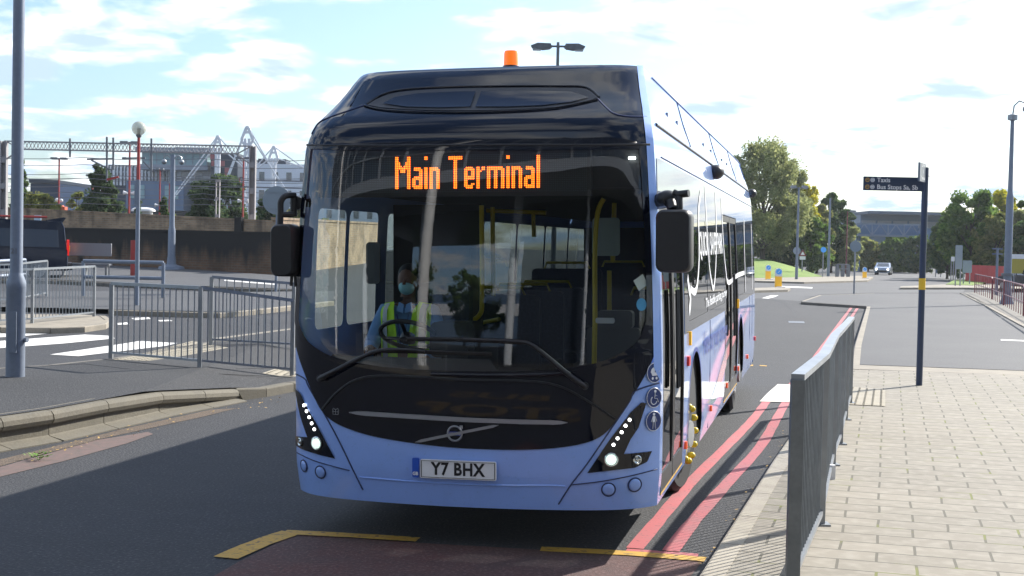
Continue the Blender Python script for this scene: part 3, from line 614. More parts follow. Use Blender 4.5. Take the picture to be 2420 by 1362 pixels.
# headlamps
HL = [(699, 917), (712, 930), (750, 1002), (793, 1084), (740, 1070), (698, 1052), (698, 1030), (728, 1033), (712, 985)]
HR = [(1526, 953), (1515, 951), (1489, 975), (1440, 1040), (1388, 1118), (1450, 1111), (1500, 1105), (1528, 1091), (1539, 1066), (1474, 1073), (1489, 1039), (1508, 1010)]
for pts, leds, big, small in ((HL, [(721, 958), (727, 972), (733, 986), (739, 1000.6), (745, 1014.5)], (751, 1047.5), (712.5, 1044.6)), (HR, [(1487, 992), (1477.5, 1006), (1468.5, 1021.5), (1459, 1036), (1449.5, 1051)], (1444, 1086), (1504, 1086))):
    h = front('headlight', pts, 'bus_black', off=.008, step=.06)
    for p in leds:
        mb = MB(); mb.lathe([(.011, -.004), (.010, .004), (.004, .008)], n=12, mat=fmat(*BF(*p), .010) @ Matrix.Rotation(-math.pi / 2, 4, 'X')); mb.build('running_light', 'led_white', h, smooth=1)
    mb = MB(); mb.lathe([(.047, -.01), (.047, .008), (.041, .010), (.036, .004)], n=28, mat=fmat(*BF(*big), .010) @ Matrix.Rotation(-math.pi / 2, 4, 'X')); mb.build('lamp_ring', 'lamp_reflector', h, smooth=.5)
    mb = MB(); mb.lathe([(.034, .008), (.026, .020), (.012, .026), (.001, .027)], n=20, mat=fmat(*BF(*big), .010) @ Matrix.Rotation(-math.pi / 2, 4, 'X')); mb.build('lamp_lens', 'led_lamp', h, smooth=1)
    mb = MB(); mb.lathe([(.030, -.005), (.030, .006), (.024, .008), (.014, .004), (.010, .011), (.001, .012)], n=20, mat=fmat(*BF(*small), .010) @ Matrix.Rotation(-math.pi / 2, 4, 'X')); mb.build('indicator', 'lamp_reflector', h, smooth=.5)
for p, r in (((718.5, 1101), .041), ((757.5, 1116), .043), ((1438, 1157), .044), ((1500, 1146), .046)):
    mt = fmat(*BF(*p), .002) @ Matrix.Rotation(-math.pi / 2, 4, 'X'); mb = MB(); mb.tube([mt @ Vector((r * math.cos(t), r * math.sin(t), 0)) for t in np.linspace(0, 2 * math.pi, 33)], .0045, 6)
    c_ = MB(); c_.lathe([(r - .004, -.002), (r - .006, .004), (r * .6, .008), (.001, .009)], n=28, mat=mt); co = c_.build('fog_lamp_cover', 'bus_blue', bus, smooth=1); mb.build('cover_seal', 'seam', co, smooth=1)
# number plate
P0, P1 = BF(1003, 1106), BF(1167, 1113); pc = ((P0[0] + P1[0]) / 2, (P0[1] + P1[1]) / 2); pm = fmat(pc[0], pc[1], .018)
mb = MB(); mb.rbox((0, 0, 0), (.52, .012, .125), .012, 1, pm); plate = mb.build('number_plate', 'plate_white', bus)
mb = MB(); [mb.bar(pm @ Vector(a), pm @ Vector(b), .004, .002) for a, b in (((-.25, .008, -.054), (.25, .008, -.054)), ((-.25, .008, .054), (.25, .008, .054)), ((-.25, .008, -.054), (-.25, .008, .054)), ((.25, .008, -.054), (.25, .008, .054)))]; mb.build('plate_border', 'plate_black', plate)
vs, fs = text_geo('Y7 BHX', .125, bold=.004, spacing=1.08); mb = MB(); mb.add(vs, fs, pm @ Matrix.Translation((0, .0085, 0)) @ TXT @ Matrix.Diagonal((.80, .92, 1, 1))); mb.build('plate_lettering', 'plate_black', plate)
mb = MB(); mb.rbox((-.291, 0, .004), (.045, .012, .130), .008, 1, pm); eu = mb.build('country_band', 'plate_blue', plate)
vs, fs = text_geo('GB', .03, bold=.0012); mb = MB(); mb.add(vs, fs, pm @ Matrix.Translation((-.291, .0085, -.035)) @ TXT); mb.build('band_lettering', 'plate_white', eu)
# three round access symbols on the door-side corner
def icon(px, kind):
    x, z = BF(*px); m_ = fmat(x, z, .005); mb = MB(); mb.lathe([(.066, 0), (.066, .003)], n=28, mat=m_ @ Matrix.Rotation(-math.pi / 2, 4, 'X')); o = mb.build('access_symbol', 'icon_blue', bus); q = MB()
    def ln(*pts, wd=.010):
        for a, b in zip(pts[:-1], pts[1:]): q.bar(m_ @ Vector((a[0], .0045, a[1])), m_ @ Vector((b[0], .0045, b[1])), wd, .002)
    def dot(x, z, r): q.lathe([(r, 0), (r, .002)], n=14, mat=m_ @ Matrix.Translation((x, .004, z)) @ Matrix.Rotation(-math.pi / 2, 4, 'X'))
    q.tube([m_ @ Vector((.064 * math.cos(t), .003, .064 * math.sin(t))) for t in np.linspace(0, 2 * math.pi, 29)], .0022, 5)
    if kind == 0:
        q.prism([(-.03, .0)] + [(.035 * math.cos(t), .002 + .035 * math.sin(t)) for t in np.linspace(math.pi * .5, math.pi, 8)][::-1] + [(0, .002), (.034, .002), (.028, -.018), (-.02, -.020)], .002, 1, (0, .0045, 0), m_); dot(-.018, -.036, .009); dot(.016, -.036, .009); ln((.034, .002), (.044, .014), wd=.006)
    elif kind == 1:
        dot(.008, .042, .010); ln((.006, .03), (.0, -.004), (.024, -.006), (.034, -.03)); ln((.0, .014), (.022, .012), wd=.007); q.tube([m_ @ Vector((-.004 + .026 * math.cos(t), .0045, -.018 + .026 * math.sin(t))) for t in np.linspace(math.radians(120), math.radians(350), 16)], .0035, 5)
    else:
        dot(0, .045, .010); ln((0, .032), (0, -.006), wd=.024); ln((-.008, -.004), (-.012, -.05), wd=.010); ln((.008, -.004), (.012, -.05), wd=.010); ln((-.012, .026), (-.024, -.004), wd=.007); ln((.012, .026), (.024, -.004), wd=.007)
    q.build('symbol_figure', 'graphic_white', o)
for p, k in (((1545, 881), 0), ((1544, 940), 1), ((1543, 995), 2)): icon(p, k)
# wipers
def wiper(arm, blade, piv):
    q = MB(); A_ = [fpt(*BF(*p), .045 + .01 * (i > 0)) for i, p in enumerate(spline(arm, 4))]; q.tube(A_, .016, 8, rs=[.020 - .010 * i / (len(A_) - 1) for i in range(len(A_))]); q.cyl(fpt(*BF(*piv), .005), fpt(*BF(*piv), .06), .024)
    o = q.build('wiper_arm', 'black_plastic', bus, smooth=1); b = MB(); B_ = [fpt(*BF(*p), .032) for p in spline(blade, 4)]; b.tube(B_, .011, 6); b.tube([p + Vector((0, .012, -.012)) for p in B_], .006, 5); b.build('wiper_blade', 'rubber', o, smooth=1)
wiper([(764, 895), (800, 876), (850, 850), (900, 829), (960, 826), (1010, 830)], [(905, 828), (1000, 830), (1080, 833), (1165, 836)], (766, 893))
wiper([(1383, 912), (1340, 880), (1300, 846), (1260, 815), (1225, 807), (1100, 802)], [(965, 800), (1050, 801), (1150, 804), (1235, 808)], (1383, 911))
# small windscreen stickers
front('windscreen_sticker', [(1496, 664), (1518, 648), (1530, 673), (1509, 688)], 'sticker', off=.006); front('windscreen_sticker', arc(1515, 720, 12, 18, 15), 'sticker_blue', off=.006)

# ---- sides
YF = lambda z: rz_(z) + amp(z); YR = 11.9
def rect(y0, y1, z0, z1, r=.06, n=3):
    o = []
    for (cx_, cz_, a0) in ((y1 - r, z1 - r, 0), (y0 + r, z1 - r, 90), (y0 + r, z0 + r, 180), (y1 - r, z0 + r, 270)):
        o += [(cx_ + r * math.cos(math.radians(a0 + 90 * k / n)), cz_ + r * math.sin(math.radians(a0 + 90 * k / n))) for k in range(n + 1)]
    return o
WH = [(2.70, .52), (8.62, .52)]
def arch(yc, r=.62, z0=ZB): 
    return [(yc - r, z0)] + [(yc + r * math.cos(t), .50 + (r + .03) * math.sin(t)) for t in np.linspace(math.pi, 0, 17)] + [(yc + r, z0)]
def side_outline(archs, ztop=3.28):
    zs = np.linspace(ZB, ztop, 24); o = [(YF(z), z) for z in zs] + [(YR - max(0, z - 2.4) ** 2 * .35, z) for z in zs[::-1]]
    low = []
    for yc, _ in sorted(archs, reverse=True): low += arch(yc)[::-1]
    return o[:-1] + [(YR, ZB + .08)] + [(YR - .5, ZB)] + low
DOORF = (BS(1563, 700)[0], BS(1617, 900)[0]); DOORM = (BS(1714, 800)[0], BS(1744, 800)[0])
ZSILL = 1.38
wins_r = [rect(2.05, 3.9, ZSILL, 2.28), rect(3.95, DOORM[0] - .06, ZSILL, 2.28), rect(DOORM[1] + .06, 9.6, ZSILL, 2.28), rect(9.66, 11.3, 1.5, 2.28)]
holes = [rect(max(DOORF[0], .42), DOORF[1], .36, 2.30, .03), rect(DOORM[0], DOORM[1], .36, 2.36, .03)] + wins_r
side('side_panel', side_outline(WH), 'bus_blue', px=False, holes=holes, smooth=1.0)
# front edge of the side (blue pillar at the door side corner)
band_y0 = DOORF[1] + .03
side('glazing_band', [(band_y0, 1.335), (DOORM[0] - .015, 1.335), (DOORM[0] - .015, 2.60), (band_y0, 2.60)], 'bus_black', px=False, off=.004, holes=[rect(2.1, 3.85, 1.42, 2.24), rect(4.0, DOORM[0] - .1, 1.42, 2.24)], step=(.3, .12), smooth=1.2)
side('glazing_band', [(DOORM[1] + .015, 1.335), (YR - .03, 1.335), (YR - .08, 2.60), (DOORM[1] + .015, 2.60)], 'bus_black', px=False, off=.004, holes=[rect(DOORM[1] + .1, 9.5, 1.42, 2.24)], step=(.3, .12), smooth=1.2)
side('door_header', [(DOORF[0] - .02, 2.305), (DOORF[1] + .03, 2.305), (DOORF[1] + .03, 2.60), (DOORF[0] + .08, 2.60)], 'bus_black', px=False, off=.004, smooth=1.2)
side('door_header', [(DOORM[0] - .015, 2.365), (DOORM[1] + .015, 2.365), (DOORM[1] + .015, 2.60), (DOORM[0] - .015, 2.60)], 'bus_black', px=False, off=.004, smooth=1.2)
for w_ in wins_r[:3]: side('side_window', w_, 'dark_glass', px=False, off=.002, smooth=1.2, step=(.6, .2))
side('side_window', wins_r[3], 'bus_black', px=False, off=.0045)
def door(y0, y1, z0, z1):
    f = MB(); ym = (y0 + y1) / 2
    for a, b in ((y0, ym - .015), (ym + .015, y1)):
        for p, q, wd in (((a + .02, z0), (a + .02, z1), .05), ((b - .02, z0), (b - .02, z1), .05), ((a, z0 + .05), (b, z0 + .05), .12), ((a, z1 - .03), (b, z1 - .03), .06)):
            A_, B_ = spt(*p, -.015), spt(*q, -.015)
            n = 6 if p[0] == q[0] else 1
            for i in range(n):
                u, v_ = spt(p[0] + (q[0] - p[0]) * i / n, p[1] + (q[1] - p[1]) * i / n, -.012), spt(p[0] + (q[0] - p[0]) * (i + 1) / n, p[1] + (q[1] - p[1]) * (i + 1) / n, -.012)
                d = (v_ - u); f.add([u + Vector((dx_, (0 if n == 1 else s * wd / 2), (s * wd / 2 if n == 1 else 0))) for s in (-1, 1) for dx_ in (-.025, .012)] + [v_ + Vector((dx_, (0 if n == 1 else s * wd / 2), (s * wd / 2 if n == 1 else 0))) for s in (-1, 1) for dx_ in (-.025, .012)], [(0, 1, 3, 2), (4, 6, 7, 5), (0, 4, 5, 1), (2, 3, 7, 6), (0, 2, 6, 4), (1, 5, 7, 3)])
    d_ = f.build('door', 'black_plastic', bus)
    for a, b in ((y0 + .045, ym - .04), (ym + .04, y1 - .045)): side('door_glass', rect(a, b, z0 + .11, z1 - .06, .03), 'dark_glass', px=False, off=-.012, parent=d_, smooth=1.2)
    s_ = MB(); s_.box((wz(.36) - .005, (y0 + y1) / 2, z0 - .02), (.02, y1 - y0, .014)); s_.build('door_step', 'yellow_paint', d_)
    h = MB(); [h.tube([spt(ym + s * .05, 1.0, .03), spt(ym + s * .05, 1.7, .03)], .012, 6) for s in (-1, 1)]; h.build('door_handle', 'black_plastic', d_)
door(max(DOORF[0], .42), DOORF[1], .37, 2.29); door(DOORM[0], DOORM[1], .37, 2.35)
# cove line, gutter slot and roof pod seams on the door side
def sline(name, pts, wd, mat, off=.004, px=True, parent=None, n=4):
    q = [BS(*p) if px else p for p in spline(pts, n)]; mb = MB(); mb.tube([spt(a, b, off) for a, b in q], wd / 2, 6); return mb.build(name, mat, parent or bus, smooth=1)
sline('gutter', [(.75, 2.845), (6, 2.845), (11.75, 2.845)], .024, 'black_plastic', .0, px=False)
sline('cove_seam', [(.75, 2.62), (6, 2.62), (11.8, 2.62)], .010, 'seam', .002, px=False)
sline('roof_edge', [(1.5, 3.262), (6, 3.262), (11.2, 3.262), (11.55, 3.20), (11.75, 3.02)], .009, 'roof_edge_blue' if pmat('roof_edge_blue', (.05, .12, .36), .4) and 0 else 'roof_edge_blue', .004, px=False)
for y in (3.2, 6.4, 9.2): sline('pod_seam', [(y, 2.87), (y, 3.27)], .012, 'seam', .0, px=False, n=2)
for y in (1.9, 2.6, 5.0, 5.9, 7.4, 8.2): 
    mb = MB(); mb.cyl(spt(y, 3.02, -.01), spt(y, 3.02, .006), .022, n=10); mb.build('pod_catch', 'seam', bus)
for y in (4.1, DOORM[0] - .02, DOORM[1] + .02, 10.6, 11.2): sline('panel_joint', [(y, ZB + .02), (y, 1.33)], .006, 'seam', .001, px=False, n=2)
for px_, r in (((1685, 407), .10), ((1772, 457), .085)):
    y, z = BS(*px_); mb = MB(); mb.sphere((wz(z) + .03, y, z), r, 16, 10, (.85, 1.2, .75)); mb.build('side_camera', 'black_plastic', bus, smooth=1)
for px_, mat, sx, sz in (((1625, 853), 'reflector_red', .10, .075), ((1618, 1052), 'reflector_orange', .05, .06), ((1678, 965), 'reflector_orange', .07, .055), ((1716, 911), 'reflector_orange', .08, .055), ((1743, 871), 'reflector_orange', .08, .055), ((1765, 843), 'reflector_orange', .09, .055), ((1783, 800), 'reflector_red', .10, .06), ((1629, 800), 'bollard_yellow', .04, .11), ((1743, 718), 'bollard_yellow', .05, .11)):
    y, z = BS(*px_); mb = MB(); mb.rbox((wz(z) + .008, y, z), (.022, sx, sz), .012, 0); mb.build('side_marker', mat, bus)
# white swoop lettering and livery words
for pts, wd in (([(1623, 655), (1626, 680), (1630, 705), (1627, 738)], .085), ([(1630, 683), (1640, 690), (1646, 672), (1650, 620), (1650, 560), (1649, 500), (1654, 455)], .06), ([(1664, 440), (1668, 520), (1674, 620), (1680, 665), (1684, 682), (1688, 660), (1691, 600), (1691, 520), (1689, 455)], .05),
                ([(1703, 470), (1708, 570), (1714, 640), (1720, 668), (1740, 652), (1758, 645)], .055), ([(1757, 520), (1758, 580), (1760, 650), (1761, 690)], .07), ([(1774, 530), (1776, 600), (1777, 660), (1777, 684)], .06)):
    q = [Vector((*BS(*p), 0)) for p in spline(pts, 5)]; a_, b_ = [], []
    for i, p in enumerate(q):
        t = (q[min(i + 1, len(q) - 1)] - q[max(i - 1, 0)]).normalized(); n_ = Vector((-t.y, t.x, 0)); a_.append(p + n_ * wd / 2); b_.append(p - n_ * wd / 2)
    mb = MB(); mb.add([spt(v.x, v.y, .0075) for v in a_ + b_], [(i, i + 1, len(a_) + i + 1, len(a_) + i) for i in range(len(a_) - 1)]); mb.build('livery_outline', 'graphic_white', bus)
def stext(txt, p0, p1, size, mat, name, off=.0085, bold=.004):
    (ya, za), (yb, zb) = BS(*p0), BS(*p1); vs, fs = text_geo(txt, 1, align='LEFT', bold=bold / size); wdt = max(v[0] for v in vs); k = (yb - ya) / wdt
    mb = MB(); mb.add([spt(ya + v[0] * k, za + (zb - za) * v[0] / wdt + v[1] * size, off) for v in vs], fs); mb.build(name, mat, bus)
stext('QUICK | SAVER PARK', (1651, 580), (1706, 578), .30, 'graphic_white', 'livery_wording')
stext('The flexible parking journey', (1666, 718), (1716, 690), .12, 'graphic_white', 'livery_wording', bold=.002)
stext('Here for your journey', (1662, 816), (1717, 778), .30, 'graphic_blue', 'livery_wording')
# pastel airbrush bands low on the flank
pmat('livery_green', (.20, .44, .50), .3, coat=1); pmat('livery_pink', (.36, .40, .86), .3, coat=1)
for q, mt in (([(3.75, .60), (4.6, .62), (6.2, .95), (6.2, .74), (4.8, .50)], 'livery_green'),):
    side('livery_band', spline(q[:3], 4) + spline(q[3:] + [q[0]], 4)[:-1], mt, px=False, off=.0022)
# off side (left in picture): panel with window openings
dwin = [rect(.62, 1.20, 1.40, 2.28), rect(1.28, 1.95, 1.40, 2.28)]
wl = dwin + [rect(2.2 + i * 1.62, 3.74 + i * 1.62, 1.38, 2.28) for i in range(6)]
side('side_panel', side_outline(WH), 'bus_blue', px=False, holes=wl, sd=-1, smooth=1.0)
for i_, w_ in enumerate(wl): side('side_window', w_, 'clear_glass' if i_ < 2 else 'side_glass', px=False, off=.001, sd=-1, step=(.8, .25), smooth=1.2)
side('glazing_band', [(2.05, 1.335), (YR - .03, 1.335), (YR - .08, 2.60), (2.05, 2.60)], 'bus_black', px=False, off=.003, sd=-1, holes=wl[2:], step=(.4, .15), smooth=1.2)
# roof and rear
mb = MB(); xs = np.linspace(-1, 1, 17); ys = [0, .3, .7, 1.2, 3, 6, 9, 10.6]; vs = []
for j, y in enumerate(ys):
    for u in xs:
        W = wz(3.28); x = u * W; y0 = FY(x, 3.28); yy = y0 + (YR - .27 - y0) * y / 10.6; t = min(1, y / .7); vs.append((x, yy, 3.28 + .045 * (1 - u * u) * t + .02 * t * (1 - abs(u) ** 6)))
mb.add(vs, [(j * 17 + i, j * 17 + i + 1, (j + 1) * 17 + i + 1, (j + 1) * 17 + i) for j in range(len(ys) - 1) for i in range(16)]); mb.build('roof', 'bus_blue', bus, smooth=1)
mb = MB(); rp = [(-wz(z), YR - max(0, z - 2.4) ** 2 * .35 - .002, z) for z in np.linspace(ZB, 3.28, 14)] + [(wz(z), YR - max(0, z - 2.4) ** 2 * .35 - .002, z) for z in np.linspace(ZB, 3.28, 14)]
mb.add(rp, [(i, i + 1, i + 15, i + 14) for i in range(13)]); mb.build('rear_panel', 'bus_blue', bus, smooth=1)
mb = MB(); mb.rbox((0, YR + .006, 1.75), (1.9, .01, 1.0), .12, 1); mb.build('rear_window', 'bus_black', bus)
# beacon
bp_ = BI @ A(1208, 151, 10.2); bz = 3.32; bl = thing('beacon', None, None); bl.parent = bus; bl.location = (bp_.x, 1.35, bz)
MB().lathe([(.062, 0), (.062, .035), (.05, .045)], n=20).build('beacon_base', 'black_plastic', bl, smooth=.5)
MB().lathe([(.055, .036), (.052, .13), (.046, .15), (.001, .152)], n=20).build('beacon_lens', pmat('beacon_orange', (.95, .20, .01), .25, em=.35, emc=(1, .16, .01)), bl, smooth=.6)
MB().lathe([(.026, .050), (.026, .1), (.001, .11)], n=12).build('beacon_bulb', pmat('beacon_core', (1, .6, .1), .3, em=6, emc=(1, .45, .05)), bl, smooth=1)
# wheels (outer faces on the ground in spite of the lean of the body)
LEAN = BROLL
def wheel(name, x, y, steer, s, caps=1):
    wt = thing(name, None, None); wt.parent = bus; wt.location = (x, y, .485 + x * LEAN * 1.0 - BP * y); wt.rotation_euler = (0, 0, steer)
    MB().lathe([(.30, -.14), (.44, -.145), (.478, -.11), (.485, 0), (.478, .11), (.44, .145), (.30, .14)], n=40, axis='X').build('tyre', 'rubber', wt, smooth=.6)
    r = MB(); r.lathe([(.30, .12), (.29, .09), (.27, .12), (.25, .16), (.17, .165), (.12, .17), (.11, .215), (.02, .22)] if s > 0 else [(.30, -.12), (.29, -.09), (.22, -.05), (.19, -.12), (.10, -.15), (.02, -.2)], n=32, axis='X'); rr = r.build('rim', 'wheel_silver', wt, smooth=.6)
    if s > 0 and caps:
        for k in range(12):
            t = math.pi * 2 * k / 12; q = MB(); q.lathe([(.018, .10), (.023, .13), (.029, .155), (.026, .18), (.010, .192), (.001, .193)], n=10, axis='X', mat=Matrix.Translation((.03, .225 * math.cos(t), .225 * math.sin(t)))); q.build('wheel_nut_cap', 'nut_yellow', rr, smooth=1)
wheel('wheel', 1.03, 2.70, math.radians(-8), 1); wheel('wheel', 1.05, 8.62, 0, 1, 0); wheel('wheel', -1.10, 2.70, math.radians(-8), -1); wheel('wheel', -1.10, 8.62, 0, -1)
mb = MB()
for sx in (-1, 1):
    for yc in (2.7, 8.62):
        t = np.linspace(0, math.pi, 15); o_ = [(sx * 1.235, yc + .635 * math.cos(a), .50 + .665 * math.sin(a)) for a in t]; i_ = [(sx * .75, p[1], p[2]) for p in o_]; mb.add(o_ + i_, [(k, k + 1, 15 + k + 1, 15 + k) for k in range(14)] + [tuple(range(15, 30))])
mb.build('wheel_housing', 'interior_dark', bus, smooth=1)
mb = MB()
for yc in (2.7, 8.62):
    t = np.linspace(0, math.pi, 25); o_ = [(wz(.6) + .006, yc + .645 * math.cos(a), .50 + .675 * math.sin(a)) for a in t]; i_ = [(wz(.6) + .006, yc + .615 * math.cos(a), .50 + .64 * math.sin(a)) for a in t]; mb.add(o_ + i_, [(k, k + 1, 25 + k + 1, 25 + k) for k in range(24)])
mb.build('arch_trim', 'graphic_blue', bus, smooth=1)
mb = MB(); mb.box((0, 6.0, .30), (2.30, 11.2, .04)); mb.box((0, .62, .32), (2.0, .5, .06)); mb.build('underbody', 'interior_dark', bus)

# ---- mirrors
def bw(x, y, Y): 
    d = bray(x, y); p = CAMB + d * ((Y - CAMB.y) / d.y); return p
def mirror(x0, y0, x1, y1, Y, arm, mount):
    a, b = bw(x0, y0, Y), bw(x1, y1, Y); c = (a + b) / 2; wd, ht = abs(b.x - a.x), abs(a.z - b.z); mb = MB(); r = .05
    prof = [(.0, -.10, .86, .92), (.5, -.085, .96, .98), (1, -.03, 1, 1), (1, .06, 1, 1), (1, .07, .97, .98)]; vs = []; n = 0
    for _, yo, sx, sz in prof:
        ring_ = rect(-wd / 2 * sx, wd / 2 * sx, -ht / 2 * sz, ht / 2 * sz, r * sx, 4); n = len(ring_); vs += [(c.x + p[0], c.y + yo, c.z + p[1]) for p in ring_]
    fs = [tuple(range(n))] + [(i * n + k, i * n + (k + 1) % n, (i + 1) * n + (k + 1) % n, (i + 1) * n + k) for i in range(4) for k in range(n)] + [tuple(range(4 * n, 5 * n))]
    mb.add(vs, fs); o = mb.build('mirror', 'black_plastic', bus, smooth=.7)
    g_ = MB(); g_.rbox((c.x, c.y + .073, c.z), (wd * .9, .004, ht * .92), .04, 1); g_.build('mirror_glass', 'lamp_reflector', o)
    q = MB(); P = [bw(px, py, yy) for px, py, yy in arm]; q.tube(spline(P, 4) if len(P) > 2 else P, .022, 10); m_ = [bw(px, py, yy) for px, py, yy in mount]; q.cyl(m_[0], m_[1], .024, .024); q.build('mirror_arm', 'black_plastic', o, smooth=.7)
    return o
ml = mirror(650, 530, 704, 654, .20, [(662, 540, .2), (663, 500, .2), (664, 476, .2), (676, 463, .22), (697, 462, .28)], [(694, 466, .28), (694, 512, .28)])
q = MB(); q.tube([bw(664, 507, .2), bw(694, 507, .26)], .02, 8); q.build('mirror_stay', 'black_plastic', ml); q = MB(); q.tube([bw(690, 650, .2), bw(688, 676, .2)], .012, 6); q.tube([bw(690, 652, .2), bw(697, 652, .2), bw(699, 678, .2)], .010, 6); q.build('mirror_cable', 'black_plastic', ml); MB().tube([bw(700, 480, .29), bw(722, 478, .45)], .05, 8).build('mirror_bracket', 'black_plastic', ml)
mr_ = mirror(1552, 496, 1637, 645, .15, [(1606, 500, .15), (1606, 480, .15), (1604, 462, .17), (1592, 455, .18)], [(1602, 460, .17), (1628, 457, .15)])
q = MB(); q.sphere(bw(1577, 470, .25), .07, 16, 10, (1.1, 1, .8)); q.tube([bw(1530, 472, .48), bw(1560, 474, .32), bw(1580, 476, .2)], .05, 10, rs=[.07, .06, .04]); q.tube([bw(1585, 478, .2), bw(1590, 498, .15)], .035, 8); q.build('mirror_bracket', 'black_plastic', mr_, smooth=.8)

# ---- destination display
dsp = thing('destination_display', None, None); dsp.parent = bus; DY = .52
def dpt(x, y): return bw(x, y, DY)
a, b = dpt(752, 362), dpt(1395, 462); mb = MB(); mb.box(((a.x + b.x) / 2, DY + .05, (a.z + b.z) / 2), (b.x - a.x, .08, a.z - b.z)); mb.build('display_case', 'bus_matt' if 'bus_matt' in M else pmat('bus_matt', (.010, .013, .016), .5), dsp)
FONT = {'M': ['##...##', '###.###', '#######', '##.#.##', '##...##'], }
GL = {  # 18-row dot-matrix glyphs, strokes two dots wide
 'M': (9, lambda c, r: c < 2 or c > 6 or (3 <= r <= 8 and (abs(c - (r - 2) * .62 - .6) < 1.1 or abs((8 - c) - (r - 2) * .62 - .6) < 1.1)) and r > 0),
 'a': (6, lambda c, r: r >= 6 and ((r in (6, 7) and 1 <= c <= 4) or (c > 3 and r >= 7) or (r in (11, 12) and 1 <= c) or (c < 2 and 12 <= r <= 16) or (r in (16, 17) and 1 <= c))),
 'i': (2, lambda c, r: r in (0, 1) or r >= 6),
 'n': (6, lambda c, r: r >= 6 and (c < 2 or (c > 3 and r >= 7) or (r in (6, 7) and c <= 4))),
 'T': (8, lambda c, r: r < 2 or 3 <= c <= 4),
 'e': (6, lambda c, r: r >= 6 and ((r in (6, 7) and 1 <= c <= 4) or (c < 2 and 7 <= r <= 16) or (c > 3 and 7 <= r <= 11) or r in (11, 12) or (r in (16, 17) and 1 <= c <= 4) or (r == 15 and c > 3))),
 'r': (5, lambda c, r: r >= 6 and (c < 2 or (r in (6, 7) and c >= 3) or (r == 8 and c == 2))),
 'm': (10, lambda c, r: r >= 6 and (c < 2 or (4 <= c <= 5 and r >= 7) or (c > 7 and r >= 7) or (r in (6, 7) and c != 8 + 1))),
 'l': (2, lambda c, r: True), ' ': (4, lambda c, r: False)}
x0, x1 = dpt(933, 370).x, dpt(1276, 370).x; z0, z1 = dpt(933, 371).z, dpt(1100, 446).z
tot = sum(GL[ch][0] for ch in 'Main Terminal') + 11; px_ = (x1 - x0) / tot; pz = (z0 - z1) / 18
on = MB(); col = 0; base_c = dpt(1000, 372).z - dpt(1000, 372).z
zsl = 0
for ch in 'Main Terminal':
    wch, fn = GL[ch]
    for c_ in range(wch):
        for r_ in range(18):
            if fn(c_, r_): X = x0 + (col + c_ + .5) * px_; Z = z0 - (r_ + .5) * pz + zsl * X; on.lathe([(.0050, 0), (.004, .003)], (X, 0, 0), 7, Matrix.Translation((0, DY, Z)) @ Matrix.Rotation(math.pi / 2, 4, 'X') if 0 else Matrix(((1, 0, 0, 0), (0, 0, -1, DY + .006), (0, 1, 0, Z), (0, 0, 0, 1))))
    col += wch + (1 if ch != ' ' else 0)
on.build('destination_lettering', 'led_orange', dsp)
of = MB(); ax, bx_ = dpt(752, 362).x + .02, dpt(1395, 362).x - .02; zt, zb = dpt(1000, 366).z, dpt(1000, 456).z; ncol = int((bx_ - ax) / px_)
for i in range(ncol):
    for j in range(int((zt - zb) / pz)):
        X, Z = ax + (i + .5) * px_, zt - (j + .5) * pz; of.add([(X - .0035, DY + .008, Z - .0035), (X + .0035, DY + .008, Z - .0035), (X + .0035, DY + .008, Z + .0035), (X - .0035, DY + .008, Z + .0035)], [(0, 1, 2, 3)])
of.build('unlit_dots', pmat('led_grid', (.035, .055, .065), .4), dsp)

# ---- interior
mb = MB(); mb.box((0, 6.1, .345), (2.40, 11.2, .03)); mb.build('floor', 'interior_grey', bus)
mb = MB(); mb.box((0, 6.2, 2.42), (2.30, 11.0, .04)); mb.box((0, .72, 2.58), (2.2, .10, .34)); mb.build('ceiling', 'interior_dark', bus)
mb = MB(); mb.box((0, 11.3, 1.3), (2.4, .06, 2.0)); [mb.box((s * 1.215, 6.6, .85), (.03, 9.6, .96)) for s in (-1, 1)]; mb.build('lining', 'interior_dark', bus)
def bb(x, y, Y, dx, dy, dz, rx=0, name='x', mat='interior_dark', parent=None):
    p = bw(x, y, Y); q = MB(); q.rbox((0, 0, 0), (dx, dy, dz), min(.03, dx / 3, dz / 3), 1, Matrix.Translation(p) @ Matrix.Rotation(rx, 4, 'X')); return q.build(name, mat, parent or bus)
# dashboard follows the curve of the screen
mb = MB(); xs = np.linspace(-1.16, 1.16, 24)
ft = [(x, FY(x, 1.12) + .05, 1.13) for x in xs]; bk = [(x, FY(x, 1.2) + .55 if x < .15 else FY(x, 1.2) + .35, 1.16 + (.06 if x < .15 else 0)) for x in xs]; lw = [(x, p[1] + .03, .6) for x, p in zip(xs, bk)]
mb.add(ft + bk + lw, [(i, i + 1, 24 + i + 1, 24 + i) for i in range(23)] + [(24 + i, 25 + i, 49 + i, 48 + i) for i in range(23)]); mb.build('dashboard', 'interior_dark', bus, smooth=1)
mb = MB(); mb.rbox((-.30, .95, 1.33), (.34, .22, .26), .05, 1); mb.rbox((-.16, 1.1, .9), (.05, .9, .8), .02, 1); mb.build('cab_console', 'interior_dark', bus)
cw = MB(); cw.box((-.42, 1.95, 1.2), (.03, .4, 1.6)); cw.box((-.80, 2.15, 1.35), (.74, .04, 2.0)); cw.build('cab_partition', 'interior_dark', bus)
